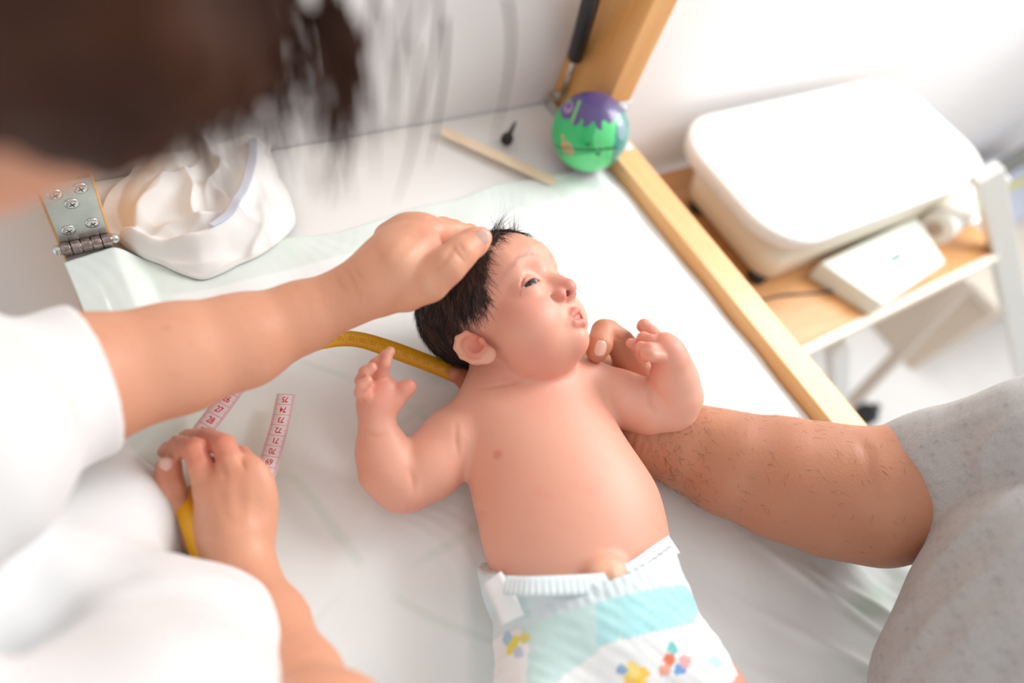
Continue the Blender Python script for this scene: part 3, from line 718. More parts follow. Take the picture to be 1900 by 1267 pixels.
gi = [np.clip(np.searchsorted(a, Vb[:, q]), 0, len(a) - 1) for q, a in enumerate(B.ax)]
on_head = (headD[gi[0], gi[1], gi[2]] < .0028) & (bodyD[gi[0], gi[1], gi[2]] > .0035); del headD, bodyD
on_ear = (np.minimum(EARS[0], EARS[1])[gi[0], gi[1], gi[2]] < .0016); EARS.clear()
# --- creases: shallow grooves along lines on the visible surface
def surf(px, py, V):
    rel = V - CAMP; dp = rel @ AX_F; x = 950 + FPX * (rel @ AX_R) / dp; y = 633.5 + FPX * (rel @ AX_D) / dp
    q = np.where((np.hypot(x - px, y - py) < 6) & (dp > .1))[0]; return q[np.argmin(dp[q])]
def crease(V, N, path, w, depth):
    p3 = []
    for (a, b) in zip(path[:-1], path[1:]):
        n = max(2, int(math.hypot(b[0] - a[0], b[1] - a[1]) / 4))
        for t in np.linspace(0, 1, n): 
            try: p3.append(V[surf(a[0] + (b[0] - a[0]) * t, a[1] + (b[1] - a[1]) * t, V)])
            except ValueError: pass
    p3 = np.array(p3)
    for _ in range(12): p3[1:-1] = (p3[:-2] + 2 * p3[1:-1] + p3[2:]) / 4
    lo, hi = p3.min(0) - 4 * w, p3.max(0) + 4 * w; tp = np.sin(np.linspace(.05, .95, len(p3)) * math.pi) ** .6
    q = np.where(((V > lo) & (V < hi)).all(1))[0]; g = np.zeros(len(q))
    for c, t in zip(p3, tp): g = np.maximum(g, t * np.exp(-(np.linalg.norm(V[q] - c, axis=1) / w) ** 2))
    V[q] -= N[q] * (depth * g)[:, None]
    m = np.zeros(len(V)); m[q] = g; return m
cr = np.zeros(len(Vb))
for path, w, dpt in (([(672, 800), (700, 806), (726, 798)], .0022, .0007), ([(764, 868), (772, 890), (770, 915)], .0026, .0014), ([(1207, 705), (1204, 740), (1215, 772)], .0024, .0012),
                     ([(848, 780), (850, 815), (858, 850)], .0024, .0012), ([(890, 716), (940, 708), (990, 702)], .0020, .0006)):
    cr = np.maximum(cr, crease(Vb, Nb, path, w, dpt))
# --- skin colour (own colour of the skin: lips, nose, cheeks, hands, nipple, brow; plus shade painted into the creases)
H_ = hloc(Vb)
skin = np.array(srgb(228, 168, 145)); red = np.array(srgb(219, 122, 112)); pale = np.array(srgb(240, 197, 178)); dark = np.array(srgb(38, 26, 22))
C = np.tile(skin, (len(Vb), 1))
def blend(mask, c):
    global C
    mask = np.clip(mask, 0, 1)[:, None]; C = C * (1 - mask) + np.array(c) * mask
def ball_mask(c, r, soft=.6): 
    d = np.linalg.norm(Vb - np.asarray(c), axis=1) / r; return 1 - smooth01(d, soft, 1.0)
n1 = vnoise(Vb, 45, 1); n2 = vnoise(Vb, 140, 2); n3 = vnoise(Vb, 420, 3)
blend(.12 * smooth01(n1, -.1, .9), red); blend(.16 * smooth01(-n1, .1, .9), pale); blend(.08 * smooth01(n2 + .4 * n3, .2, 1), red)
blend(.55 * on_ear * smooth01(-np.abs(H_[:, 0] + .006), -.010, -.002) * smooth01(-np.abs(H_[:, 2] + .022), -.012, -.004), srgb(214, 112, 92))
for c, r, a in ((hl(.030, -.026, -.028), .030, .26), (hl(.051, 0, -.022), .020, .35), (hl(.047, -.007, -.026), .012, .35), (hl(.036, 0, -.055), .018, .22), (hl(.02, -.03, -.055), .03, .2),
                (P(700, 720, .08), .035, .30), (P(1215, 640, .11), .040, .34), (P(1255, 655, .115), .022, .35), (P(760, 720, .08), .014, .5), (P(1010, 720, .1), .05, .15), (P(925, 838, .1), .022, .2), (P(760, 930, .03), .03, .2)):
    blend(a * ball_mask(c, r, .2), red)
blend(.5 * ball_mask(Vb[surf(921, 838, Vb)], .0062, .1), srgb(196, 110, 90)); blend(.4 * ball_mask(P(1137, 770, .085), .005, .3), srgb(196, 112, 92))
blend(.5 * ball_mask(P(1128, 1062, .104), .016, .4), srgb(232, 188, 150)); blend(.5 * ball_mask(P(1148, 1074, .104), .006, .3), srgb(150, 70, 50))
blend(.16 * cr, srgb(190, 100, 80))  # redder tint paints the shade inside the grooves
# lips and nostrils
lipm = np.zeros(len(Vb))
for (u, v, z, r) in [(a_ - .0022, b_, c_ + .0020, d_) for a_, b_, c_, d_ in ((.0440, 0, -.0472, .0038), (.0430, -.0035, -.0467, .0034), (.0430, .0035, -.0467, .0034), (.0415, -.0066, -.0456, .0028), (.0415, .0066, -.0456, .0028), (.0456, -.002, -.0388, .0029), (.0456, .002, -.0388, .0029), (.0440, -.0050, -.0403, .0027), (.0440, .0050, -.0403, .0027), (.0410, -.0080, -.0425, .0024), (.0410, .0080, -.0425, .0024), (.0425, 0, -.043, .0042))]:
    lipm = np.maximum(lipm, ball_mask(hl(u + .0008, v, z), r * 1.32 * HS, .62))
blend(.60 * lipm, srgb(210, 104, 98))
blend(.75 * ball_mask(hl(.0395, 0, -.0411), .0036 * HS, .3), srgb(150, 60, 58))
for s in (-1, 1): blend(.8 * ball_mask(hl(.0475, s * .0043, -.0255), .0032 * HS, .3), srgb(140, 50, 40))
# lid rims, brow
for s in (-1, 1):
    e0, ER, er = EYES[s]; q = (Vb - e0) @ ER / HS
    near = (np.linalg.norm(q, axis=1) < .0135) & (q[:, 0] > 0.003)
    zz = q[:, 2] + s * .10 * q[:, 1] - .0004; upc = .0021 * (1 - (q[:, 1] / .0086) ** 2); loc = -.0014 * (1 - (q[:, 1] / .0086) ** 2)
    blend(near * .75 * np.exp(-((zz - upc - .0003) / .0006) ** 2) * (np.abs(q[:, 1]) < .009), srgb(128, 66, 58))
    blend(near * .55 * np.exp(-((zz - loc + .0003) / .0007) ** 2) * (np.abs(q[:, 1]) < .009), srgb(196, 110, 100))
    # crease above the lid
    blend(near * .5 * np.exp(-((zz - .0056 + (q[:, 1] / .0074) ** 2 * .0038) / .0007) ** 2), srgb(190, 112, 98))
    b = H_; yb = s * b[:, 1]
    line = .0075 - ((yb - .017) / .013) ** 2 * .0045 + (yb - .017) * .06
    bm_ = np.exp(-((b[:, 2] - line) / .0020) ** 2) * smooth01(yb, .004, .012) * (1 - smooth01(yb, .026, .036)) * (b[:, 0] > 0.01) * (.75 + .35 * n3)
    blend(.52 * bm_, srgb(136, 86, 68))
# scalp below the hair
hair_m = smooth01(H_[:, 2] - (1.62 * H_[:, 0] - .0340) + .0035 * n2 + .002 * n3, -.0025, .0045) * smooth01(H_[:, 2] - np.where(H_[:, 0] > -.012, -.009, -.041) + .002 * n3, -.003, .004) * (np.linalg.norm(H_, axis=1) < .085)
hair_m = np.where(on_ear, 0, hair_m)
hair_m = hair_m * on_head
blend(.93 * hair_m, dark)
M_BABY = mat('baby_skin', attr='Col', rough=.46, spec=.4, bump=[(900, .10, .0006), (260, .06, .001)], sss=.25, sss_s=.003, sss_r=(1, .42, .28))
baby = link('person', mesh_np('person', Vb, Fb, C), M_BABY)
tag(baby, 'newborn baby in a diaper lying on its back with head turned aside', 'person')
print('baby verts', len(Vb))
# eyes
for s in (-1, 1):
    e0, ER, er = EYES[s]
    n = 40; th = np.linspace(0, math.pi, n); ph = np.linspace(0, 2 * math.pi, 2 * n, endpoint=False); Tt, Pp = np.meshgrid(th, ph, indexing='ij')
    g = np.array([math.cos(s * -.05), s * .10, .06]); g /= np.linalg.norm(g)
    a1 = np.cross(np.array([0, 0, 1.0]), g); a1 /= np.linalg.norm(a1); a2 = np.cross(g, a1)
    U = (np.cos(Tt)[..., None] * g + (np.sin(Tt) * np.cos(Pp))[..., None] * a1 + (np.sin(Tt) * np.sin(Pp))[..., None] * a2).reshape(-1, 3)
    t = Tt.ravel(); ce = np.tile(np.array(srgb(226, 226, 232)), (len(t), 1)); ce[t < .56] = srgb(34, 26, 24); ce[t < .50] = srgb(48, 36, 30); ce[t < .22] = srgb(10, 8, 8)
    me = mesh_np('eye', e0 + (U * er) @ ER.T, np.stack([(np.arange(n - 1)[:, None] * 2 * n + np.arange(2 * n)[None]).ravel(), ((np.arange(n - 1)[:, None] + 1) * 2 * n + np.arange(2 * n)[None]).ravel(), ((np.arange(n - 1)[:, None] + 1) * 2 * n + (np.arange(2 * n)[None] + 1) % (2 * n)).ravel(), (np.arange(n - 1)[:, None] * 2 * n + (np.arange(2 * n)[None] + 1) % (2 * n)).ravel()], 1), ce)
    link('eye', me, mat('eye_wet', attr='Col', rough=.12, coat=.15, spec=.35), baby)
# hair strands
M_BHAIR = mat('baby_hair', srgb(40, 28, 24), .45, spec=.35)
def strands(roots, dirs, lens, r0, seg=5, droop=None, curl=0.0, seed=0, norms=None, lift=.0):
    r = np.random.default_rng(seed); n = len(roots); V = np.zeros((n, seg + 1, 3, 3)); p = roots.copy(); d = dirs / (np.linalg.norm(dirs, axis=1, keepdims=True) + 1e-9)
    ref = r.normal(size=(n, 3)); wob = r.normal(size=(n, 3)) * curl
    for k in range(seg + 1):
        s = np.cross(d, ref); s /= np.linalg.norm(s, axis=1, keepdims=True) + 1e-9; u = np.cross(s, d)
        rr = r0 * (1 - .85 * (k / seg) ** 1.5)
        rr = np.broadcast_to(rr, (n,)) if np.ndim(rr) == 0 else rr
        for j in range(3):
            a = 2 * math.pi * j / 3; V[:, k, j] = p + rr[:, None] * (math.cos(a) * s + math.sin(a) * u)
        p = p + d * (lens / seg)[:, None]
        d = d + wob
        if droop is not None: d = d + droop
        d /= np.linalg.norm(d, axis=1, keepdims=True) + 1e-9
    base = np.arange(n)[:, None, None] * (seg + 1) * 3 + np.arange(seg)[None, :, None] * 3
    j = np.arange(3)[None, None]; jn = (j + 1) % 3
    F = np.stack([base + j, base + jn, base + 3 + jn, base + 3 + j], -1).reshape(-1, 4)
    return V.reshape(-1, 3), F
cand = np.where(hair_m > .35)[0]
pick = RNG.choice(cand, 8000, p=hair_m[cand] / hair_m[cand].sum())
roots = Vb[pick]; nn = Nb[pick]; hh = H_[pick]
flow = (-HU[None] * (.75 + .5 * smooth01(-hh[:, 0], -.02, .05))[:, None] - HF[None] * (.55 - 6 * np.clip(hh[:, 2] - .01, -.03, .05))[:, None] * .8)
fwdm = smooth01(hh[:, 0] - .62 * (hh[:, 2] + .034 ) , -.012, .006)
flow += HF[None] * (.9 * fwdm)[:, None] + RNG.normal(size=roots.shape) * .22
swirl = vnoise(roots, 90, 9)
flow += np.cross(nn, flow) * (.55 * swirl)[:, None]
flow -= nn * (flow * nn).sum(1, keepdims=True)
flow /= np.linalg.norm(flow, axis=1, keepdims=True) + 1e-9
dirs = flow + nn * (.20 + .12 * RNG.random((len(pick), 1)))
Vs, Fs = strands(roots - nn * .0006, dirs, .010 + .008 * RNG.random(len(pick)), .00016, 5, droop=-nn * .10, curl=.05, seed=3)
# upright tufts above the forehead
tuft = []
for (u, v, n_) in ((908, 436, 30), (934, 444, 44), (954, 446, 40), (943, 446, 24), (966, 449, 16), (922, 442, 22)):
    q = np.where(hair_m > .25)[0]
    rel = Vb[q] - CAMP; dp = rel @ AX_F; px = 950 + FPX * (rel @ AX_R) / dp; py = 633.5 + FPX * (rel @ AX_D) / dp
    o = np.argsort(np.hypot(px - u, py - v - 4))[:160]; tuft.append(RNG.choice(q[o], n_))
tq = np.concatenate(tuft)
td = np.tile(camv(-.05, -1, -.05)[None], (len(tq), 1)) + RNG.normal(size=(len(tq), 3)) * .09 + Nb[tq] * .2
grp = np.repeat(np.arange(6), [len(q) for q in tuft]); lean = RNG.normal(size=(6, 3)) * .22; td += lean[grp] + camv(.10, 0, 0)
Vt, Ft = strands(Vb[tq] - Nb[tq] * .0008, td, np.array([.034, .028, .030, .018, .014, .016])[grp] * (.55 + .5 * RNG.random(len(tq))), .00015, 5, curl=.06, seed=5)
hair = link('hair', mesh_np('hair', np.concatenate([Vs, Vt]), np.concatenate([Fs, Ft + len(Vs)])), M_BHAIR, baby)
tag(hair, 'short dark brown hair', kind='stuff')

# ------------------------------------------------------------------ diaper
dx = axis_range(.08, .42, (.14, .36), .0016, .003); dy = axis_range(-.18, .12, (-.1, .08), .0016, .003); dz = axis_range(-.004, .14, (.02, .13), .0018, .003)
Dp = Field(dx, dy, dz)
g = .0045
Dp.ell(P(1070, 985, .050), BR, (bw(1065, 962, .05, 178) + g, .070 + g, .0525 + g), 0)
Dp.ell(P(1098, 1110, .050), BR, (bw(1098, 1110, .05, 176) + g, .068 + g, .050 + g), .035)
Dp.ell(P(1120, 1190, .052), BR, (bw(1120, 1190, .05, 150), .06, .056), .03)
Dp.chain([S(1180, 1165, .056, 106), S(1262, 1262, .062, 108)], .012)
Dp.chain([S(1020, 1190, .052, 98), S(1015, 1330, .06, 104)], .012)
# waist and leg openings
up3 = np.array([0, 0, 1.0])
def cutplane(p1, p2, p3, inside):                        # plane through three points; drop the side where "inside" is not
    n = np.cross(np.asarray(p2) - p1, np.asarray(p3) - p1); n /= np.linalg.norm(n)
    if (np.asarray(inside) - p1) @ n > 0: n = -n
    return p1, n
w1, w2 = P(935, 1084, .092), P(1135, 1073, .104)
c1 = cutplane(w1, w2, w1 + np.array([-.02, .06, -.10]), P(1100, 1200, .06))
w3 = P(1250, 1004, .075); c2 = cutplane(w2 + (w2 - w3) * .0, w3, w2 + np.array([.0, .03, -.14]), P(1100, 1200, .06))
Dq = Dp.like(); Dq.D[:] = Dp.D
Dp.plane(*c1, k=.001); Dq.plane(*c2, k=.001)
# cut line: left part along the flat waistband, right part rising to the side
Dp.D = np.minimum(Dp.D, Dq.D); del Dq
l1p = P(1292, 1136, .075); l2p = P(1358, 1275, .07); Dp.plane(*cutplane(l1p, l2p, l1p + np.array([.02, 0, -.2]), P(1100, 1200, .06)), k=.004)
Vd, Fd = Dp.mesh(2)
Nd = vnormals(Vd, Fd); crk = vnoise(Vd * np.array([1, 1, .4]), 130, 21); Vd = Vd + Nd * (.0010 * crk + .0004 * np.sin((Vd @ bs) * 900) * smooth01((Vd - w2) @ ba, -.016, -.010))[:, None]
XY = Vd[:, :2]
def inpoly(pts, pad=0):
    pts = np.array([P(x, y, z)[:2] for x, y, z in pts]); res = np.zeros(len(XY), bool); j = len(pts) - 1
    for i in range(len(pts)):
        a, b = pts[i], pts[j]
        cnd = ((a[1] > XY[:, 1]) != (b[1] > XY[:, 1])) & (XY[:, 0] < (b[0] - a[0]) * (XY[:, 1] - a[1]) / (b[1] - a[1] + 1e-12) + a[0]); res ^= cnd; j = i
    return res
Cd = np.tile(np.array(srgb(240, 241, 240)), (len(Vd), 1))
mint = np.array(srgb(204, 231, 228)); aqua = np.array(srgb(174, 227, 230)); gy_ = np.array(srgb(216, 229, 232))
Cd[inpoly([(958, 1098, .095), (1130, 1090, .105), (1150, 1120, .106), (1160, 1180, .106), (1120, 1200, .106), (1040, 1262, .104), (1000, 1290, .1), (975, 1290, .09), (985, 1200, .09)])] = mint
Cd[inpoly([(1135, 1115, .106), (1215, 1090, .10), (1260, 1092, .085), (1290, 1130, .075), (1268, 1165, .085), (1150, 1190, .106)])] = aqua
Cd[inpoly([(1100, 1115, .106), (1140, 1112, .106), (1155, 1150, .106), (1140, 1190, .106), (1108, 1200, .106)])] = aqua * .8 + mint * .2
wb = ((Vd - w2) @ ba > -.014); Cd[wb] = gy_
for (x, y, z, r, c) in ((1185, 1252, .105, .0085, (250, 206, 90)), (1172, 1240, .105, .0055, (248, 222, 130)), (1160, 1241, .105, .0035, (150, 180, 214)), (1245, 1222, .095, .0045, (240, 130, 96)), (1262, 1236, .093, .0038, (120, 170, 224)),
                        (1275, 1222, .09, .0045, (238, 176, 176)), (1235, 1240, .097, .004, (240, 170, 150)), (1330, 1222, .07, .005, (196, 226, 226)), (948, 1190, .06, .006, (236, 222, 96)), (938, 1178, .055, .005, (170, 204, 224)), (968, 1183, .07, .004, (224, 214, 130)), (958, 1206, .065, .004, (196, 206, 226)), (1250, 1200, .095, .004, (130, 206, 204))):
    q = Vd[surf(x, y, Vd)]; m = np.linalg.norm(Vd - q, axis=1) < r * (1 + .3 * vnoise(Vd, 500, 5)); Cd[m] = srgb(*c)
M_DIA = mat('diaper_nonwoven', attr='Col', rough=.65, bump=[(1200, .12, .0005), (160, .25, .002)], noise=[(60, .45, .8, (.95, .97, .97))])
dia = link('diaper', mesh_np('diaper', Vd, Fd, Cd), M_DIA, baby)
tag(dia, 'white and mint disposable diaper')
M_TAPE = mat('diaper_tape', srgb(238, 242, 242), .5)
# side tab folded up at the left, frilled waistband strip
def strip(name, pts, w, nrm, m, parent, frill=0, n=40, ns=5, th=.0009):
    cp = catmull(pts, n); V = []
    for i in range(n):
        d = cp[min(i + 1, n - 1)] - cp[max(i - 1, 0)]; d /= np.linalg.norm(d); s = np.cross(d, nrm); s /= np.linalg.norm(s); u = np.cross(s, d)
        ww = w[0] + (w[1] - w[0]) * i / (n - 1)
        for j in range(ns):
            t = j / (ns - 1) * 2 - 1; V.append(cp[i] + s * ww * t + u * frill * math.sin(i * 1.9) * (t + 1) / 2)
    o = link(name, mesh_np(name, V, grid_faces(n, ns)), m, parent); sdm = o.modifiers.new('thick', 'SOLIDIFY'); sdm.thickness = th; return o
nz = np.array([-.5, .1, .85])
strip('fastening_tab', [P(914, 1072, .083), P(925, 1092, .085), P(940, 1120, .086), P(952, 1150, .085)], (.0075, .0085), nz, M_TAPE, dia)
strip('waistband', [P(938, 1086, .094), P(985, 1088, .103), P(1050, 1086, .1075), P(1110, 1083, .1085), P(1140, 1078, .108), P(1180, 1058, .104), P(1220, 1030, .096), P(1250, 1010, .082)], (.0065, .0075), np.array([0, 0, 1.0]), mat('waistband_frill', srgb(222, 234, 236), .6), dia, frill=.0008, n=120)
strip('side_tab', [P(1205, 1118, .103), P(1222, 1095, .100), P(1240, 1070, .092)], (.006, .007), np.array([.3, 0, .9]), M_TAPE, dia, n=20)
# ================================================================== the nurse: one body, coat and hair as clothing
WS = np.stack([AX_R, AX_D, AX_F], 1)
def SD(x, y, d, r): return (PD(x, y, d), r * d / FPX)                      # sphere at a distance from the lens
nx_ = axis_range(-.42, .40, (.03, .36), .0014, .008); ny_ = axis_range(-.12, .62, (.16, .42), .0014, .008); nz_ = axis_range(-.92, .62, (.01, .205), .0014, .008)
N = Field(nx_, ny_, nz_)
# left arm, resting hand on the baby's head
N.chain([S(-60, 790, .165, 135), S(60, 740, .150, 128), S(155, 707, .138, 120), S(330, 664, .130, 98), S(450, 632, .127, 83), S(560, 588, .130, 61), S(640, 553, .138, 52)], .012)
La = N.like()
La.chain([S(640, 553, .140, 50), S(690, 528, .150, 56), S(735, 500, .160, 62)], .010)
La.ell(P(742, 494, .158), np.stack([(AX_R * .82 - AX_D * .57), (AX_R * .57 + AX_D * .82), AX_F], 1), (.036, .029, .015), .012)
kn = [(802, 432, .164), (776, 424, .165), (748, 424, .160), (718, 440, .150)]
for (x, y, z), r in zip(kn, (27, 27, 26, 24)): La.chain([S(700, 510, .150, 24), S(x, y, z, r)], .012)
for ch in ([(806, 434, .164, 24), (842, 428, .154, 19), (872, 434, .140, 17), (896, 450, .128, 15)],
           [(784, 424, .166, 25), (822, 424, .150, 20), (852, 432, .132, 18), (876, 446, .118, 15)],
           [(754, 424, .158, 24), (788, 424, .138, 19), (818, 436, .116, 17), (842, 452, .104, 14)],
           [(722, 440, .146, 22), (752, 440, .122, 17), (780, 452, .104, 15), (804, 468, .096, 13)]):
    La.chain([S(*q) for q in ch], .004)
Th = N.like()
Th.chain([S(752, 540, .150, 40), S(795, 521, .166, 36), S(830, 493, .178, 31), S(855, 469, .182, 27), S(879, 450, .180, 24), S(893, 441, .178, 20)], .008)
for (x, y) in ((858, 462),): Th.chain([S(x - 10, y - 14, .203, 3), S(x + 12, y + 20, .193, 2.5)], .004, sub=True)
La.merge(Th, .0022)
N.merge(La, .010)
# right arm and hand holding the tape
N.chain([S(455, 1070, .055, 56), S(505, 1160, .078, 62), S(560, 1270, .11, 72), S(600, 1400, .16, 84)], .012)
Ra = N.like()
Ra.chain([S(452, 1070, .056, 54), S(440, 1000, .060, 60)], .010)
Ra.ell(P(436, 960, .060), np.stack([(AX_R * .97 + AX_D * .22), (-AX_R * .22 + AX_D * .97), AX_F], 1), (.0285, .045, .017), .010)
for (x, y, z, r) in ((385, 905, .069, 25), (425, 886, .075, 26), (458, 884, .067, 23), (480, 905, .056, 19)): Ra.chain([S(445, 1000, .060, 24), S(x, y, z, r)], .009)
for ch in ([(385, 905, .068, 25), (372, 864, .077, 23.5), (360, 833, .080, 21.5), (330, 826, .064, 18.5), (308, 837, .048, 16)],
           [(425, 886, .074, 26), (427, 856, .084, 24), (416, 827, .084, 21.5), (382, 812, .066, 18.5), (348, 811, .048, 16)],
           [(458, 884, .066, 23), (460, 862, .070, 20), (448, 846, .060, 18.5), (424, 838, .044, 16)],
           [(480, 905, .056, 19), (478, 886, .054, 17), (466, 868, .042, 15.5), (448, 858, .032, 15)]):
    Ra.chain([S(*q) for q in ch], .0016)
Ra.chain([S(405, 1020, .036, 32), S(356, 990, .036, 30), S(323, 948, .046, 28.5), S(314, 906, .056, 26.5), S(313, 868, .062, 23.5)], .005); Ra.chain([S(402, 872, .060, 17), S(405, 890, .060, 18)], .004)
for (x, y, z) in ((360, 822, .100), (372, 812, .098), (418, 812, .104), (404, 806, .100)): Ra.chain([S(x - 12, y - 6, z, 2), S(x + 14, y + 4, z, 2)], .003, sub=True)
N.merge(Ra, .010)
# trunk, neck and head, mostly under the coat
sR = np.array([-.13, -.02, .27]); sL = np.array([-.16, .40, .20]); nk = np.array([-.13, .21, .31]); pel = np.array([-.30, .18, -.36])
N.chain([(sL, .055), (P(-150, 840, .20), .052), (P(-60, 790, .165), .050)], .02)
N.chain([(sR, .05), (np.array([-.06, .00, .18]), .045), (P(600, 1400, .16), .038)], .02)
N.chain([(sL, .045), (np.array([-.17, .20, .225]), .05), (sR, .045)], .03); N.chain([(np.array([-.21, .20, .11]), .085), (pel, .12)], .04); N.chain([(np.array([-.17, .20, .225]), .048), (nk, .047)], .02)
for s in (-1, 1): N.chain([(pel + np.array([0, s * .08, -.04]), .085), (pel + np.array([-.02, s * .09, -.30]), .055), (np.array([-.33, .18 + s * .10, -.84]), .040)], .03); N.chain([(np.array([-.34, .18 + s * .10, -.865]), .032), (np.array([-.20, .18 + s * .11, -.878]), .024)], .02)
hc = np.array([-.010, .235, .453])                                            # head
hf = np.array([.66, .14, -.74]); hf /= np.linalg.norm(hf); hu = np.array([.72, .02, .69]); hu -= hf * (hu @ hf); hu /= np.linalg.norm(hu); hlft = np.cross(hu, hf); NR = np.stack([hf, hlft, hu], 1)
def nl(x, y, z): return hc + NR @ np.array([x, y, z])
N.chain([(nk, .047), (nl(-.03, 0, -.06), .048)], .02)
N.ell(nl(-.005, 0, .02), NR, (.088, .072, .085), .01); N.ell(nl(.022, 0, -.048), NR, (.062, .064, .064), .02)
N.chain([(nl(.068, 0, -.088), .018)], .02); N.chain([(nl(.078, 0, .0), .010), (nl(.098, 0, -.030), .012)], .012)
for s in (-1, 1):
    N.chain([(nl(.055, s * .035, -.03), .022)], .015); N.chain([(nl(.083, s * .032, .004), .010)], .010, sub=True); N.chain([(nl(.066, s * .032, .004), .0125)], .003)
    N.ell(nl(-.005, s * .072, -.012), NR, (.018, .008, .030), .004)
N.chain([(nl(.074, -.02, -.058), .005), (nl(.084, 0, -.056), .006), (nl(.074, .02, -.058), .005)], .006); N.chain([(nl(.074, -.02, -.066), .005), (nl(.082, 0, -.067), .007), (nl(.074, .02, -.066), .005)], .006)
Vn, Fn = N.mesh(2); Nn = vnormals(Vn, Fn)
cr = np.zeros(len(Vn))
for path, w, dpt in (([(840, 452), (852, 470), (866, 488)], .0013, .0010), ([(850, 446), (862, 462), (872, 478)], .0012, .0006), ([(812, 492), (832, 474), (842, 452)], .0018, .0012), ([(800, 505), (815, 490)], .0014, .0006),
                     ([(640, 498), (655, 530), (668, 560)], .0014, .0007), ([(652, 490), (668, 520)], .0012, .0006), ([(618, 508), (640, 545)], .0014, .0005),
                     ([(392, 842), (405, 862), (420, 884)], .0020, .0016), ([(448, 842), (456, 868)], .0016, .0012), ([(390, 1062), (430, 1050), (470, 1056)], .0014, .0006), ([(300, 912), (330, 906)], .0013, .0006),
                     ([(345, 818), (362, 812)], .0012, .0006), ([(410, 815), (432, 812)], .0012, .0006), ([(410, 808), (430, 806)], .0012, .0004)):
    cr = np.maximum(cr, crease(Vn, Nn, path, w, dpt))
# tendons and knuckles on the backs of the hands
for path, w, dpt in (([(700, 500), (745, 445), (772, 415)], .0045, -.0009), ([(722, 515), (775, 455), (802, 425)], .0045, -.0009), ([(420, 985), (395, 930), (386, 900)], .0045, -.0010), ([(440, 980), (430, 930), (426, 890)], .0045, -.0010), ([(462, 980), (464, 930), (464, 890)], .0045, -.0008)):
    crease(Vn, Nn, path, w, dpt)
C = np.tile(np.array(srgb(220, 161, 131)), (len(Vn), 1)); Vb = Vn
m1 = vnoise(Vn, 35, 31); m2 = vnoise(Vn, 160, 32); m3 = vnoise(Vn, 600, 33)
blend(.22 * smooth01(m1, 0, .9), srgb(206, 140, 106)); blend(.15 * smooth01(-m1, .1, .9), srgb(240, 200, 172)); blend(.12 * smooth01(m2 + .5 * m3, .3, 1), srgb(200, 120, 96))
for c, r, a in ((P(800, 440, .17), .035, .30), (P(860, 465, .175), .028, .40), (P(895, 440, .175), .016, .45), (P(370, 830, .08), .035, .5), (P(318, 870, .055), .03, .5), (P(420, 830, .075), .03, .45), (P(420, 890, .08), .03, .22)):
    blend(a * ball_mask(c, r, .2), srgb(222, 132, 112))
for (x, y, z) in ((280, 640, .18), (350, 640, .175), (310, 605, .17), (520, 560, .16), (690, 470, .18), (770, 475, .18), (735, 520, .18)): blend(.5 * ball_mask(P(x, y, z), .0028, .2), srgb(170, 96, 72))
blend(.16 * cr, srgb(190, 100, 76))  # shade of the hand creases painted as a darker red
M_SKIN = mat('nurse_skin', attr='Col', rough=.45, spec=.4, bump=[(500, .22, .0010), (1500, .12, .0004)], sss=.18, sss_s=.003, sss_r=(1, .4, .25))
nurse = link('person', mesh_np('nurse_body', Vn, Fn, C), M_SKIN)
tag(nurse, 'brown-haired person in a white coat leaning in from the left holding a tape', 'person')
M_NAIL = mat('fingernail', srgb(240, 196, 180), .22, coat=.4)
def nail(p, d, n, L, W, parent, nm=None):                                       # a small curved plate: along d, facing n
    p = np.asarray(p, float); d = np.asarray(d, float); d /= np.linalg.norm(d); n = np.asarray(n, float); n -= d * (n @ d); n /= np.linalg.norm(n); s = np.cross(d, n)
    V = []; a, b = 9, 9
    for i in range(a):
        u = i / (a - 1) * 2 - 1
        for j in range(b):
            v = j / (b - 1) * 2 - 1; k = math.sqrt(max(0, 1 - (abs(u) ** 3.2) * .55))
            V.append(p + d * (u * L * (1 - .12 * v * v)) + s * (v * W * k) - n * (W * .42 * v * v + L * .10 * u * u))
    o = link('fingernail', mesh_np('fingernail', V, grid_faces(a, b)), nm or M_NAIL, parent); q = o.modifiers.new('thick', 'SOLIDIFY'); q.thickness = .0008; q.offset = 0; return o
k = surf(896, 438, Vn); nail(Vn[k] + Nn[k] * .0004, AX_R * .78 - AX_D * .62, Nn[k], .0068, .0056, nurse)
k = surf(309, 862, Vn); nail(Vn[k] + Nn[k] * .0003, -AX_R * .05 - AX_D * .99, Nn[k], .0066, .0050, nurse)
# --- coat
cx_ = axis_range(-.46, .16, (-.12, .14), .0028, .006); cy_ = axis_range(-.16, .62, (.02, .38), .0028, .006); cz_ = axis_range(-.72, .36, (.04, .30), .0028, .006)
K = Field(cx_, cy_, cz_)
ca = P(155, 707, .138); cd = P(330, 664, .130) - P(60, 740, .150); cd /= np.linalg.norm(cd)
K.chain([(sL, .070), (P(-150, 840, .20), .060), (P(-60, 790, .165), .051), (ca + cd * .004, .0440), (ca + cd * .03, .0425)], .015, cut=None)
K.plane(ca + cd * .004, cd, .001)
K2 = K.like()
ea = P(505, 1160, .078); ed = P(455, 1070, .055) - P(560, 1270, .11); ed /= np.linalg.norm(ed)
K2.chain([(sR, .072), (np.array([-.06, .03, .19]), .066), SD(330, 1240, .40, 190), SD(470, 1205, .43, 78)], .03)
K2.chain([(sL, .068), (np.array([-.17, .20, .225]), .072), (sR, .068)], .03)
K2.chain([(np.array([-.20, .20, .12]), .115), (np.array([-.24, .18, -.08]), .14), (pel, .16), (pel + np.array([-.01, 0, -.16]), .16)], .04)
K2.chain([SD(60, 1150, .42, 250), SD(175, 1015, .47, 138), SD(95, 865, .52, 125)], .03)
K.merge(K2, .02); del K2
Vk, Fk = K.mesh(2); Nk = vnormals(Vk, Fk)
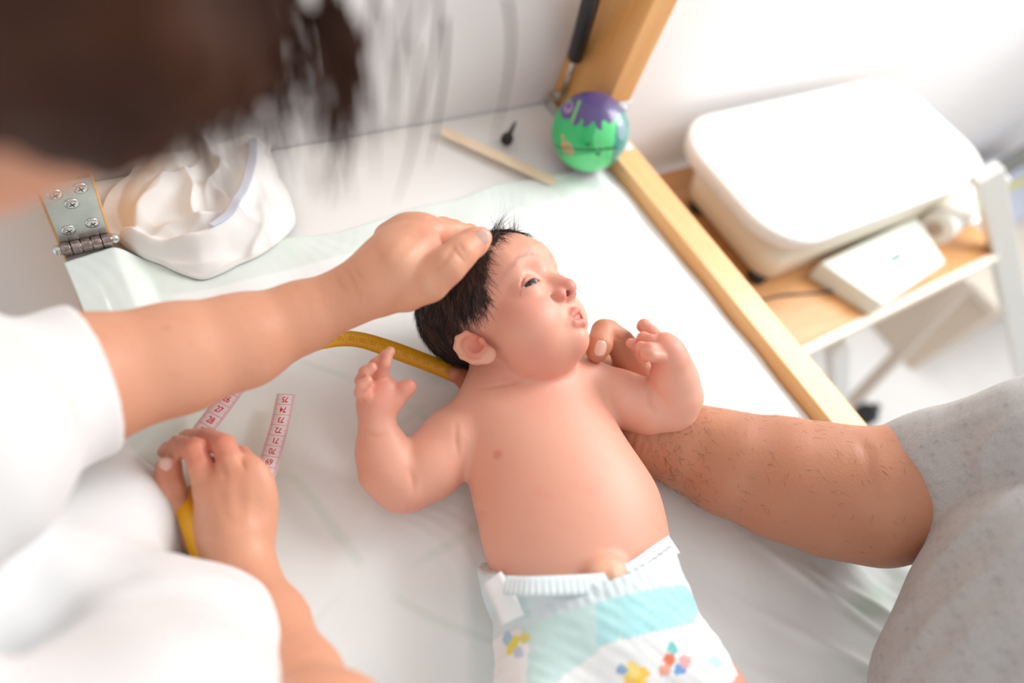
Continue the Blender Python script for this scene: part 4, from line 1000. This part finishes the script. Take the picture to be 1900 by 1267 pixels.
fold = vnoise(Vk, 28, 41) * .004 + vnoise(Vk * np.array([1, .5, 1]), 70, 42) * .0018
q0 = P(30, 700, .2); 
Vk = Vk + Nk * (fold * smooth01(np.linalg.norm(Vk - ca, axis=1), .05, .10))[:, None]
M_COAT = mat('coat_cotton', (.80, .81, .815), .8, bump=[(1200, .15, .0004)], sheen=.15)
link('coat', mesh_np('coat', Vk, Fk), M_COAT, nurse)
tq_ = Field(axis_range(-.50, -.10, (-.45, -.15), .006, .008), axis_range(-.05, .42, (0, .36), .006, .008), axis_range(-.92, -.42, (-.9, -.5), .006, .008))
for s in (-1, 1): tq_.chain([(pel + np.array([0, s * .08, -.10]), .098), (pel + np.array([-.02, s * .09, -.30]), .070), (np.array([-.33, .18 + s * .10, -.82]), .056)], .02)
Vq, Fq = tq_.mesh(2); link('trousers', mesh_np('trousers', Vq, Fq), mat('trouser_white', (.78, .78, .78), .8), nurse)
# --- hair: a bob that hangs as she leans forward
M_NH = mat('brown_hair', srgb(66, 35, 20), .6, spec=.2, noise=[(26, .35, .7, (.55, .5, .45))])
hx = axis_range(-.18, .14, (-.1, .1), .004, .006); hy_ = axis_range(.08, .38, (.1, .34), .004, .006); hz = axis_range(.26, .58, (.28, .56), .004, .006)
Hh = Field(hx, hy_, hz)
Hh.ell(nl(-.018, 0, .028), NR, (.100, .088, .092), 0)
for s in (-1, 1): Hh.chain([(nl(-.02, s * .060, .02), .040), (nl(.000, s * .066, -.010), .024)], .02)
Hh.chain([(nl(.015, -.074, .002), .020), (nl(.035, -.069, -.008), .0155), (nl(.052, -.060, .0), .012)], .012); Hh.chain([(nl(.03, -.07, .02), .022), (nl(.052, -.064, .020), .017), (nl(.066, -.054, .022), .012)], .012)
Hh.chain([(nl(-.06, 0, .0), .06), (nl(-.075, 0, -.06), .035)], .03)
Hh.ell(nl(.085, 0, -.02), NR, (.045, .050, .060), .015, sub=True)
Vh, Fh = Hh.mesh(2); Nh = vnormals(Vh, Fh)
Vh = Vh + Nh * (vnoise(Vh @ np.diag([1, 1, .25]), 130, 51) * .004)[:, None]
nh = link('hair', mesh_np('nurse_hair', Vh, Fh), M_NH, nurse); tag(nh, 'brown chin-length hair', kind='stuff')
# loose locks hanging straight down
rs = []; ls = []; dd = []
for (n, xr, yr, zr, L, sd_) in ((90, (.062, .085), (-.070, -.01), (.020, .060), .050, .07), (110, (.035, .065), (-.080, -.05), (.0, .05), .038, .10), (46, (.080, .092), (-.062, -.045), (.040, .060), .062, .05), (7, (.090, .112), (-.07, .0), (.060, .085), .075, .14), (4, (.125, .15), (-.06, -.02), (.080, .105), .080, .08)):
    for _ in range(n):
        rs.append(nl(RNG.uniform(*xr), RNG.uniform(*yr), RNG.uniform(*zr))); ls.append(L * (.6 + .6 * RNG.random())); dd.append(np.array([.25, -.02, -.95]) + RNG.normal(size=3) * sd_)
rs = np.array(rs); ls = np.array(ls); dd = np.array(dd)
Vt, Ft = strands(rs, dd, ls, .0009, 12, droop=np.array([[-.02, 0, -.05]]), curl=.02, seed=11)
lk = link('loose_locks', mesh_np('loose_locks', Vt, Ft), M_NH, nurse); tag(lk, 'loose strands of brown hair', kind='stuff')

# ================================================================== the father
fx = axis_range(.08, 1.05, (.12, .62), .0018, .008); fy = axis_range(-.62, .30, (-.16, .28), .0018, .008); fz = axis_range(-.92, .80, (.003, .13), .0018, .008)
Fa = Field(fx, fy, fz)
Fa.chain([S(1195, 822, .036, 52), S(1240, 826, .040, 64), S(1290, 834, .044, 78), S(1350, 858, .050, 93), S(1450, 886, .060, 109), S(1540, 908, .070, 118), S(1620, 922, .084, 119), S(1700, 908, .104, 112)], .012)
Fa.chain([S(1640, 915, .088, 116), S(1700, 905, .105, 112), S(1810, 880, .14, 106), S(1950, 860, .19, 104)], .012)
Fa.chain([S(1608, 822, .135, 4), S(1622, 880, .147, 4), S(1616, 930, .145, 3)], .010, sub=True)
Fh_ = Fa.like()
Fh_.chain([S(1195, 822, .036, 48), S(1165, 775, .034, 50), S(1135, 725, .032, 50)], .010)
Fh_.chain([S(1120, 720, .026, 44), S(1060, 712, .020, 34), S(980, 712, .018, 26), S(900, 706, .022, 21), S(862, 700, .030, 18), S(846, 694, .036, 15)], .006)
Fh_.chain([S(1120, 740, .022, 40), S(1040, 745, .014, 24), S(950, 740, .014, 21), S(888, 722, .020, 17), S(864, 712, .028, 14)], .003)
Fh_.chain([S(1110, 700, .026, 40), S(1030, 670, .020, 24), S(940, 650, .016, 21), S(880, 640, .016, 17)], .003)
Fh_.chain([S(1120, 690, .026, 36), S(1060, 640, .020, 24), S(1000, 610, .018, 20)], .003)
Fh_.chain([S(1175, 745, .045, 40), S(1186, 695, .056, 34), S(1168, 660, .066, 29), S(1150, 636, .074, 26)], .008)
Fd = Fa.like(); Fd.chain([S(1150, 636, .074, 26), S(1128, 616, .083, 24)], .006); Fe = Fa.like(); Fe.chain([S(1119, 614, .086, 22.5), S(1112, 640, .087, 23), S(1107, 654, .085, 19)], .004)
Fd.merge(Fe, .0025)
Fh_.merge(Fd, .003)
for a, b in (((1176, 800, .066), (1162, 832, .062)), ((1188, 806, .069), (1176, 846, .066)), ((1200, 812, .072), (1190, 850, .07))): Fh_.chain([(P(*a), .0016), (P(*b), .0016)], .004, sub=True)
Fa.merge(Fh_, .010); del Fh_, Fd
shl = np.array([.84, -.20, .24]); fn = np.array([.74, -.36, .36]); fp = np.array([.62, -.46, -.28])
Fa.chain([(P(1950, 860, .19), .045), (shl, .05)], .02); Fa.chain([(shl, .06), (fn, .08)], .03); Fa.chain([(fn - np.array([0, 0, .05]), .12), (fp, .13)], .04); Fa.chain([(fn, .06), (fn + np.array([-.03, .05, .13]), .055)], .02)
for s in (-1, 1): Fa.chain([(fp + np.array([s * .085, -.02, -.04]), .09), (fp + np.array([s * .09, -.02, -.28]), .06), (fp + np.array([s * .10, -.05, -.56]), .045)], .03); Fa.chain([(fp + np.array([s * .10, -.06, -.585]), .034), (fp + np.array([s * .11, .06, -.597]), .026)], .02)
osh = fn + np.array([-.34, -.06, -.06]); Fa.chain([(fn, .07), (osh, .055), (osh + np.array([-.05, -.02, -.28]), .045), (osh + np.array([.06, .06, -.46]), .036)], .03)
fhc = fn + np.array([-.06, .10, .25]); ff = np.array([-.55, .55, -.62]); ff /= np.linalg.norm(ff); fu_ = np.array([-.45, .45, .77]); fu_ -= ff * (fu_ @ ff); fu_ /= np.linalg.norm(fu_); FR = np.stack([ff, np.cross(fu_, ff), fu_], 1)
def fl_(x, y, z): return fhc + FR @ np.array([x, y, z])
Fa.ell(fl_(-.005, 0, .02), FR, (.092, .074, .088), .01); Fa.ell(fl_(.025, 0, -.05), FR, (.058, .055, .065), .02); Fa.chain([(fl_(.070, 0, -.095), .020)], .02); Fa.chain([(fl_(.080, 0, .0), .011), (fl_(.102, 0, -.032), .014)], .012)
for s in (-1, 1):
    Fa.chain([(fl_(.085, s * .033, .004), .011)], .010, sub=True); Fa.chain([(fl_(.067, s * .033, .004), .013)], .004); Fa.ell(fl_(-.005, s * .076, -.012), FR, (.018, .009, .032), .004)
Fa.chain([(fl_(.074, -.022, -.062), .006), (fl_(.086, 0, -.060), .007), (fl_(.074, .022, -.062), .006)], .006)
Vf, Ff = Fa.mesh(2); Nf = vnormals(Vf, Ff)
cr = np.zeros(len(Vf))
for path, w, dpt in (([(1600, 806), (1614, 850), (1622, 920)], .0060, .0005), ([(1175, 800), (1165, 838)], .0018, .0012), ([(1192, 806), (1180, 846)], .0018, .0012), ([(1204, 808), (1196, 850)], .0018, .0010), ([(1146, 622), (1154, 634), (1160, 632)], .0014, .0010)):
    cr = np.maximum(cr, crease(Vf, Nf, path, w, dpt))
C = np.tile(np.array(srgb(186, 127, 98)), (len(Vf), 1)); Vb = Vf
m1 = vnoise(Vf, 30, 61); m2 = vnoise(Vf, 120, 62); m3 = vnoise(Vf, 500, 63)
blend(.25 * smooth01(m1, 0, .9), srgb(188, 120, 84)); blend(.22 * smooth01(-m1, 0, .9), srgb(224, 168, 134)); blend(.10 * smooth01(m2 + .5 * m3, .3, 1), srgb(170, 98, 70))
for c, r, a in ((P(1115, 630, .09), .03, .35), (P(1160, 680, .07), .03, .25), (P(850, 700, .035), .025, .5)): blend(a * ball_mask(c, r, .2), srgb(226, 150, 120))
blend(.20 * cr, srgb(140, 80, 56))  # darker brown painted along the wrinkles as their shade
M_FSKIN = mat('father_skin', attr='Col', rough=.48, spec=.4, bump=[(420, .25, .0012), (1500, .12, .0004)], sss=.15, sss_s=.003, sss_r=(1, .4, .25))
father = link('person', mesh_np('father_body', Vf, Ff, C), M_FSKIN)
tag(father, 'person in a grey T-shirt reaching in from the right to support the baby', 'person')
k = surf(1112, 642, Vf); nail(Vf[k] + Nf[k] * .0011, -AX_R * .22 + AX_D * .97, Nf[k], .0070, .0052, father, mat('father_nail', srgb(232, 186, 164), .3, coat=.3))
# forearm hair
rel = Vf - CAMP; dp = rel @ AX_F; px = 950 + FPX * (rel @ AX_R) / dp; py = 633.5 + FPX * (rel @ AX_D) / dp; vis = (Nf * (CAMP - Vf)).sum(1) > 0
wgt = vis * (np.exp(-((px - 1250) / 60) ** 2) + .16) * (px > 1195) * (px < 1720) * (.3 + .7 * np.exp(-((py - 850) / 90) ** 2)); wgt /= wgt.sum()
pk = RNG.choice(len(Vf), 420, p=wgt); dr = Nf[pk] * .22 + AX_D[None] * .6 + AX_R[None] * .35 + RNG.normal(size=(420, 3)) * .45; dr -= Nf[pk] * ((dr * Nf[pk]).sum(1, keepdims=True) - .14)
Vt, Ft = strands(Vf[pk], dr, .004 + .006 * RNG.random(420), .00009, 5, droop=-Nf[pk] * .05, curl=.12, seed=15)
ah = link('arm_hair', mesh_np('arm_hair', Vt, Ft), mat('arm_hair', srgb(60, 40, 30), .5), father); tag(ah, 'dark hair on the forearm', kind='stuff')
# --- T-shirt
tx = axis_range(.36, 1.00, (.42, .72), .0026, .006); ty = axis_range(-.66, .08, (-.26, .02), .0026, .006); tz = axis_range(-.30, .45, (.0, .26), .0026, .006)
Ts = Field(tx, ty, tz)
fhx = Field(axis_range(fhc[0] - .14, fhc[0] + .14, (fhc[0] - .1, fhc[0] + .1), .005, .006), axis_range(fhc[1] - .14, fhc[1] + .14, (fhc[1] - .1, fhc[1] + .1), .005, .006), axis_range(fhc[2] - .12, fhc[2] + .14, (fhc[2] - .1, fhc[2] + .12), .005, .006))
fhx.ell(fl_(-.014, 0, .030), FR, (.094, .080, .090), 0); fhx.ell(fl_(.085, 0, -.035), FR, (.062, .075, .085), .012, sub=True); fhx.plane(fl_(0, 0, -.045), -FR[:, 2], .01)
Vq, Fq = fhx.mesh(2); link('hair', mesh_np('father_hair', Vq, Fq), mat('black_hair', srgb(34, 26, 22), .55), father)
tq_ = Field(axis_range(.35, .90, (.42, .82), .006, .008), axis_range(-.66, -.28, (-.6, -.32), .006, .008), axis_range(-.92, -.20, (-.9, -.25), .006, .008))
for s in (-1, 1): tq_.chain([(fp + np.array([s * .075, -.02, -.02]), .115), (fp + np.array([s * .09, -.02, -.28]), .078), (fp + np.array([s * .10, -.05, -.54]), .062)], .02)
Vq, Fq = tq_.mesh(2); link('trousers', mesh_np('father_trousers', Vq, Fq), mat('jeans_blue', srgb(70, 82, 104), .8), father)
s0 = P(1758, 893, .122); s1 = P(1950, 850, .19); sd_ = s0 - s1; sd_ /= np.linalg.norm(sd_)
Ts.chain([(s0 + sd_ * .07, .057), (s0, .0585), (s1, .064), (shl, .074)], .02)
qa, qb = P(1668, 805, .150), P(1788, 955, .165); pn = np.cross(qb - qa, np.array([-.15, .05, 1.0])); pn /= np.linalg.norm(pn); pn = pn if pn @ sd_ > 0 else -pn
Ts.plane(qa, pn, .001)
T2 = Ts.like()
T2.chain([(shl, .075), (fn, .085)], .04); T2.chain([(fn - np.array([0, 0, .06]), .15), (fp, .15)], .05)
T2.chain([SD(1995, 1115, .49, 245), SD(1890, 1350, .48, 250)], .04)
Ts.merge(T2, .008); del T2
Vt_, Ft_ = Ts.mesh(2); Nt = vnormals(Vt_, Ft_)
fold = vnoise(Vt_, 17, 72) * .0035 + vnoise(Vt_, 48, 71) * .0012
Vt_ = Vt_ + Nt * (fold * smooth01(np.linalg.norm(Vt_ - s0, axis=1), .055, .10))[:, None]
for path, w, dpt in (([(1650, 1260), (1740, 1140), (1880, 1010)], .007, -.0035), ([(1700, 1080), (1780, 1000), (1890, 900)], .006, -.004), ([(1720, 1270), (1800, 1180), (1890, 1110)], .008, -.003), ([(1820, 900), (1815, 850), (1845, 800), (1890, 770)], .006, -.004), ([(1700, 830), (1760, 790), (1850, 760)], .008, -.002), ([(1640, 1170), (1700, 1110)], .005, -.0025), ([(1840, 1260), (1890, 1200)], .006, .003)):
    crease(Vt_, Nt, path, w, dpt)
nA = vnoise(Vt_ @ np.array([[.35, 0, 0], [.35, 1, 0], [.2, .3, 1]]), 420, 73) * .5 + vnoise(Vt_ @ np.array([[.25, .1, 0], [.25, 1, 0], [.1, .3, 1]]), 750, 74) * .6
base = np.array(srgb(178, 177, 175)); dk = np.array(srgb(122, 121, 124)); t = smooth01(nA, .0, 1.1)[:, None] * .45
link('t_shirt', mesh_np('t_shirt', Vt_, Ft_, base * (1 - t) + dk * t), mat('grey_jersey', attr='Col', rough=.85, noise=[(700, .45, .7, (.84, .84, .85))], bump=[(900, .2, .0006)], sheen=.15), father)

# ================================================================== measuring tape
tape = empty('measuring_tape', tuple(P(430, 850, 0))); tag(tape, 'tape measure, yellow on one side and pink with red centimetre numbers on the other', 'tape measure')
M_PINK = mat('tape_pink', srgb(252, 232, 234), .45); M_YEL = mat('tape_yellow', srgb(240, 176, 24), .4); M_RED = mat('tape_red', srgb(206, 20, 48), .5); M_FAINT = mat('tape_faint', srgb(214, 152, 26), .5); M_PEDGE = mat('tape_tick_pink', srgb(232, 150, 164), .5)
HWD = .0076
class Band:                                                                      # a ribbon given by centre line and side vectors
    def __init__(s, pts, sides, n=120):
        s.c = catmull(pts, n); sd = catmull(sides, n); d = np.gradient(s.c, axis=0); d /= np.linalg.norm(d, axis=1, keepdims=True)
        sd -= d * (sd * d).sum(1, keepdims=True); s.s = sd / np.linalg.norm(sd, axis=1, keepdims=True); s.d = d; s.n = np.cross(s.s, d)
        s.L = np.concatenate([[0], np.cumsum(np.linalg.norm(np.diff(s.c, axis=0), axis=1))])
    def at(s, u, v, h):
        u = np.asarray(u); i = np.interp(u, s.L, np.arange(len(s.L))); f = lambda A: np.stack([np.interp(i, np.arange(len(A)), A[:, q]) for q in range(3)], -1)
        over = (u - np.clip(u, 0, s.L[-1]))[..., None]
        return f(s.c) + f(s.d) * over + f(s.s) * np.asarray(v)[..., None] + f(s.n) * np.asarray(h)[..., None]
    def build(s, name, top, under):
        n = len(s.c); V = np.concatenate([np.stack([s.c - s.s * HWD + s.n * h, s.c + s.s * HWD + s.n * h], 1).reshape(-1, 3) for h in (.00022, -.00022)])
        F1 = grid_faces(n, 2); F2 = F1[:, ::-1] + 2 * n
        a = np.arange(n - 1) * 2; e1 = np.stack([a, a + 2, a + 2 + 2 * n, a + 2 * n], 1)[:, ::-1]; e2 = np.stack([a + 1, a + 3, a + 3 + 2 * n, a + 1 + 2 * n], 1)
        me = mesh_np(name, V, np.concatenate([F1, F2, e1, e2])); me.materials.append(top); me.materials.append(under)
        idx = np.zeros(len(me.polygons), np.int32); idx[len(F1):2 * len(F1)] = 1; me.polygons.foreach_set('material_index', idx)
        return link(name, me, [top, under], tape)
def glyphs(txt, size):
    cu = bpy.data.curves.new('numeral', 'FONT'); cu.body = txt; cu.size = size; cu.offset = size * .012; cu.align_x = 'CENTER'; cu.align_y = 'CENTER'; cu.resolution_u = 3; cu.space_character = .92
    o = bpy.data.objects.new('numeral', cu); COL.objects.link(o); dg = bpy.context.evaluated_depsgraph_get(); me = bpy.data.meshes.new_from_object(o.evaluated_get(dg))
    V = np.array([v.co[:] for v in me.vertices]); F = [tuple(p.vertices) for p in me.polygons]; bpy.data.objects.remove(o); bpy.data.meshes.remove(me); return V, F
def poly_mesh(name, V, F, m, parent):
    me = bpy.data.meshes.new(name); me.from_pydata([tuple(v) for v in V], [], F); me.update(); return link(name, me, m, parent, smooth=False)
def print_scale(band, host, first, u0, flip=1, count=9, sgn=1, face=1, red=M_RED, tick=M_PEDGE, hh=.00030):
    # numbers grow along +u (or against it when sgn = -1); the digits' tops point towards the smaller numbers
    for k in range(count):
        uc = u0 + sgn * .01 * k
        if uc < -.002 or uc > band.L[-1] + .004: continue
        V, F = glyphs(str(first + k), .0074)
        V = V * np.array([.78, 1.0, 1]); 
        u = uc - sgn * (V[:, 1]) - sgn * .0048; v = flip * V[:, 0]
        poly_mesh('numeral', band.at(np.clip(u, 0, band.L[-1]), v, np.full(len(V), hh * face)), F, red, host)
        w = .00028; q = np.array([[uc - w / 2, -HWD * .96], [uc + w / 2, -HWD * .96], [uc + w / 2, HWD * .96], [uc - w / 2, HWD * .96]])
        poly_mesh('centimetre_line', band.at(q[:, 0], q[:, 1], np.full(4, hh * face)), [(0, 1, 2, 3)], red, host)
        VV = []; FF = []
        for t in range(10):
            ut = uc - sgn * .001 * t
            for sd2 in (-1, 1):
                ln = .0021 if t != 5 else .0030; b = len(VV)
                for (uu, vv) in ((ut - .00016, sd2 * HWD * .97), (ut + .00016, sd2 * HWD * .97), (ut + .00016, sd2 * (HWD - ln)), (ut - .00016, sd2 * (HWD - ln))): VV.append((uu, vv))
                FF.append((b, b + 1, b + 2, b + 3))
        VV = np.array(VV); poly_mesh('millimetre_ticks', band.at(VV[:, 0], VV[:, 1], np.full(len(VV), hh * face)), FF, tick, host)
# free end, pink side up (75 at the tip)
e_pts = [P(531, 731, .020), P(520, 785, .022), P(503, 845, .026), P(485, 900, .030), P(462, 950, .030), P(440, 990, .028)]
e_sd = [np.array(AX_R) + .25 * AX_D] * 2 + [np.array(AX_R) + .38 * AX_D] * 4
b1 = Band(e_pts, e_sd); 
if b1.n[10] @ (CAMP - b1.c[10]) < 0: b1.s = -b1.s; b1.n = -b1.n
hb1 = b1.build('free_end', M_PINK, M_YEL)
fl = 1 if True else -1
# text right must be image-left here (upside down in the photo): digits' top points along +u
def text_flip(b, sgn):                                                           # so that (right x up) faces outwards
    up = -sgn * b.d[5]; right = np.cross(up, b.n[5]); return 1 if right @ b.s[5] > 0 else -1
print_scale(b1, hb1, 0, 0, text_flip(b1, -1), 0)
for k in range(9): print_scale(b1, hb1, 75 - k, .0006 + .01 * k, text_flip(b1, -1), 1, sgn=-1)
# piece between the forearm and the hand, pink side up (26 ... 29)
b2 = Band([P(455, 690, .050), P(430, 728, .046), P(400, 768, .042), P(372, 805, .040), P(350, 840, .040)], [AX_R + .52 * AX_D] * 5)
if b2.n[10] @ (CAMP - b2.c[10]) < 0: b2.s = -b2.s; b2.n = -b2.n
hb2 = b2.build('measured_length', M_PINK, M_YEL)
u26 = np.interp(0, [0], [0]); cm = [np.linalg.norm((b2.c - P(411, 748, .044)), axis=1).argmin()]
for k in range(7): print_scale(b2, hb2, 24 + k, b2.L[cm[0]] + .01 * (k - 2), text_flip(b2, 1), 1, sgn=1)
# yellow side: from under the baby's head, curving back below the forearm
b3 = Band([P(880, 712, .030), P(835, 690, .032), P(780, 668, .036), P(720, 646, .042), P(665, 630, .050), P(620, 630, .056), P(580, 645, .058), P(540, 668, .055), P(495, 690, .052), P(455, 705, .049)],
          [AX_D * 1.0 + AX_R * .30, AX_D + AX_R * .3, AX_D + AX_R * .33, AX_D + AX_R * .36, AX_D * .8 + AX_R * .20 - AX_F * .3, AX_D * .72 - AX_F * .62, AX_D * .5 - AX_F * .8 - AX_R * .1, AX_D * .4 - AX_F * .85, AX_D * .2 - AX_F * .8 - AX_R * .3, AX_R * -.6 - AX_D * .3 - AX_F * .5])
if b3.n[10] @ (CAMP - b3.c[10]) < 0: b3.s = -b3.s; b3.n = -b3.n
hb3 = b3.build('head_loop', M_YEL, M_PINK)
for k in range(18): print_scale(b3, hb3, 40 - k, .012 + .0101 * k, text_flip(b3, -1), 1, sgn=-1, red=M_FAINT, tick=M_FAINT)
# yellow side below the thumb
b4 = Band([P(336, 905, .050), P(346, 935, .056), P(358, 975, .058), P(372, 1020, .055), P(384, 1065, .050), P(392, 1120, .040)], [AX_R + .2 * AX_D] * 6)
if b4.n[10] @ (CAMP - b4.c[10]) < 0: b4.s = -b4.s; b4.n = -b4.n
b4.build('hanging_length', M_YEL, M_PINK)
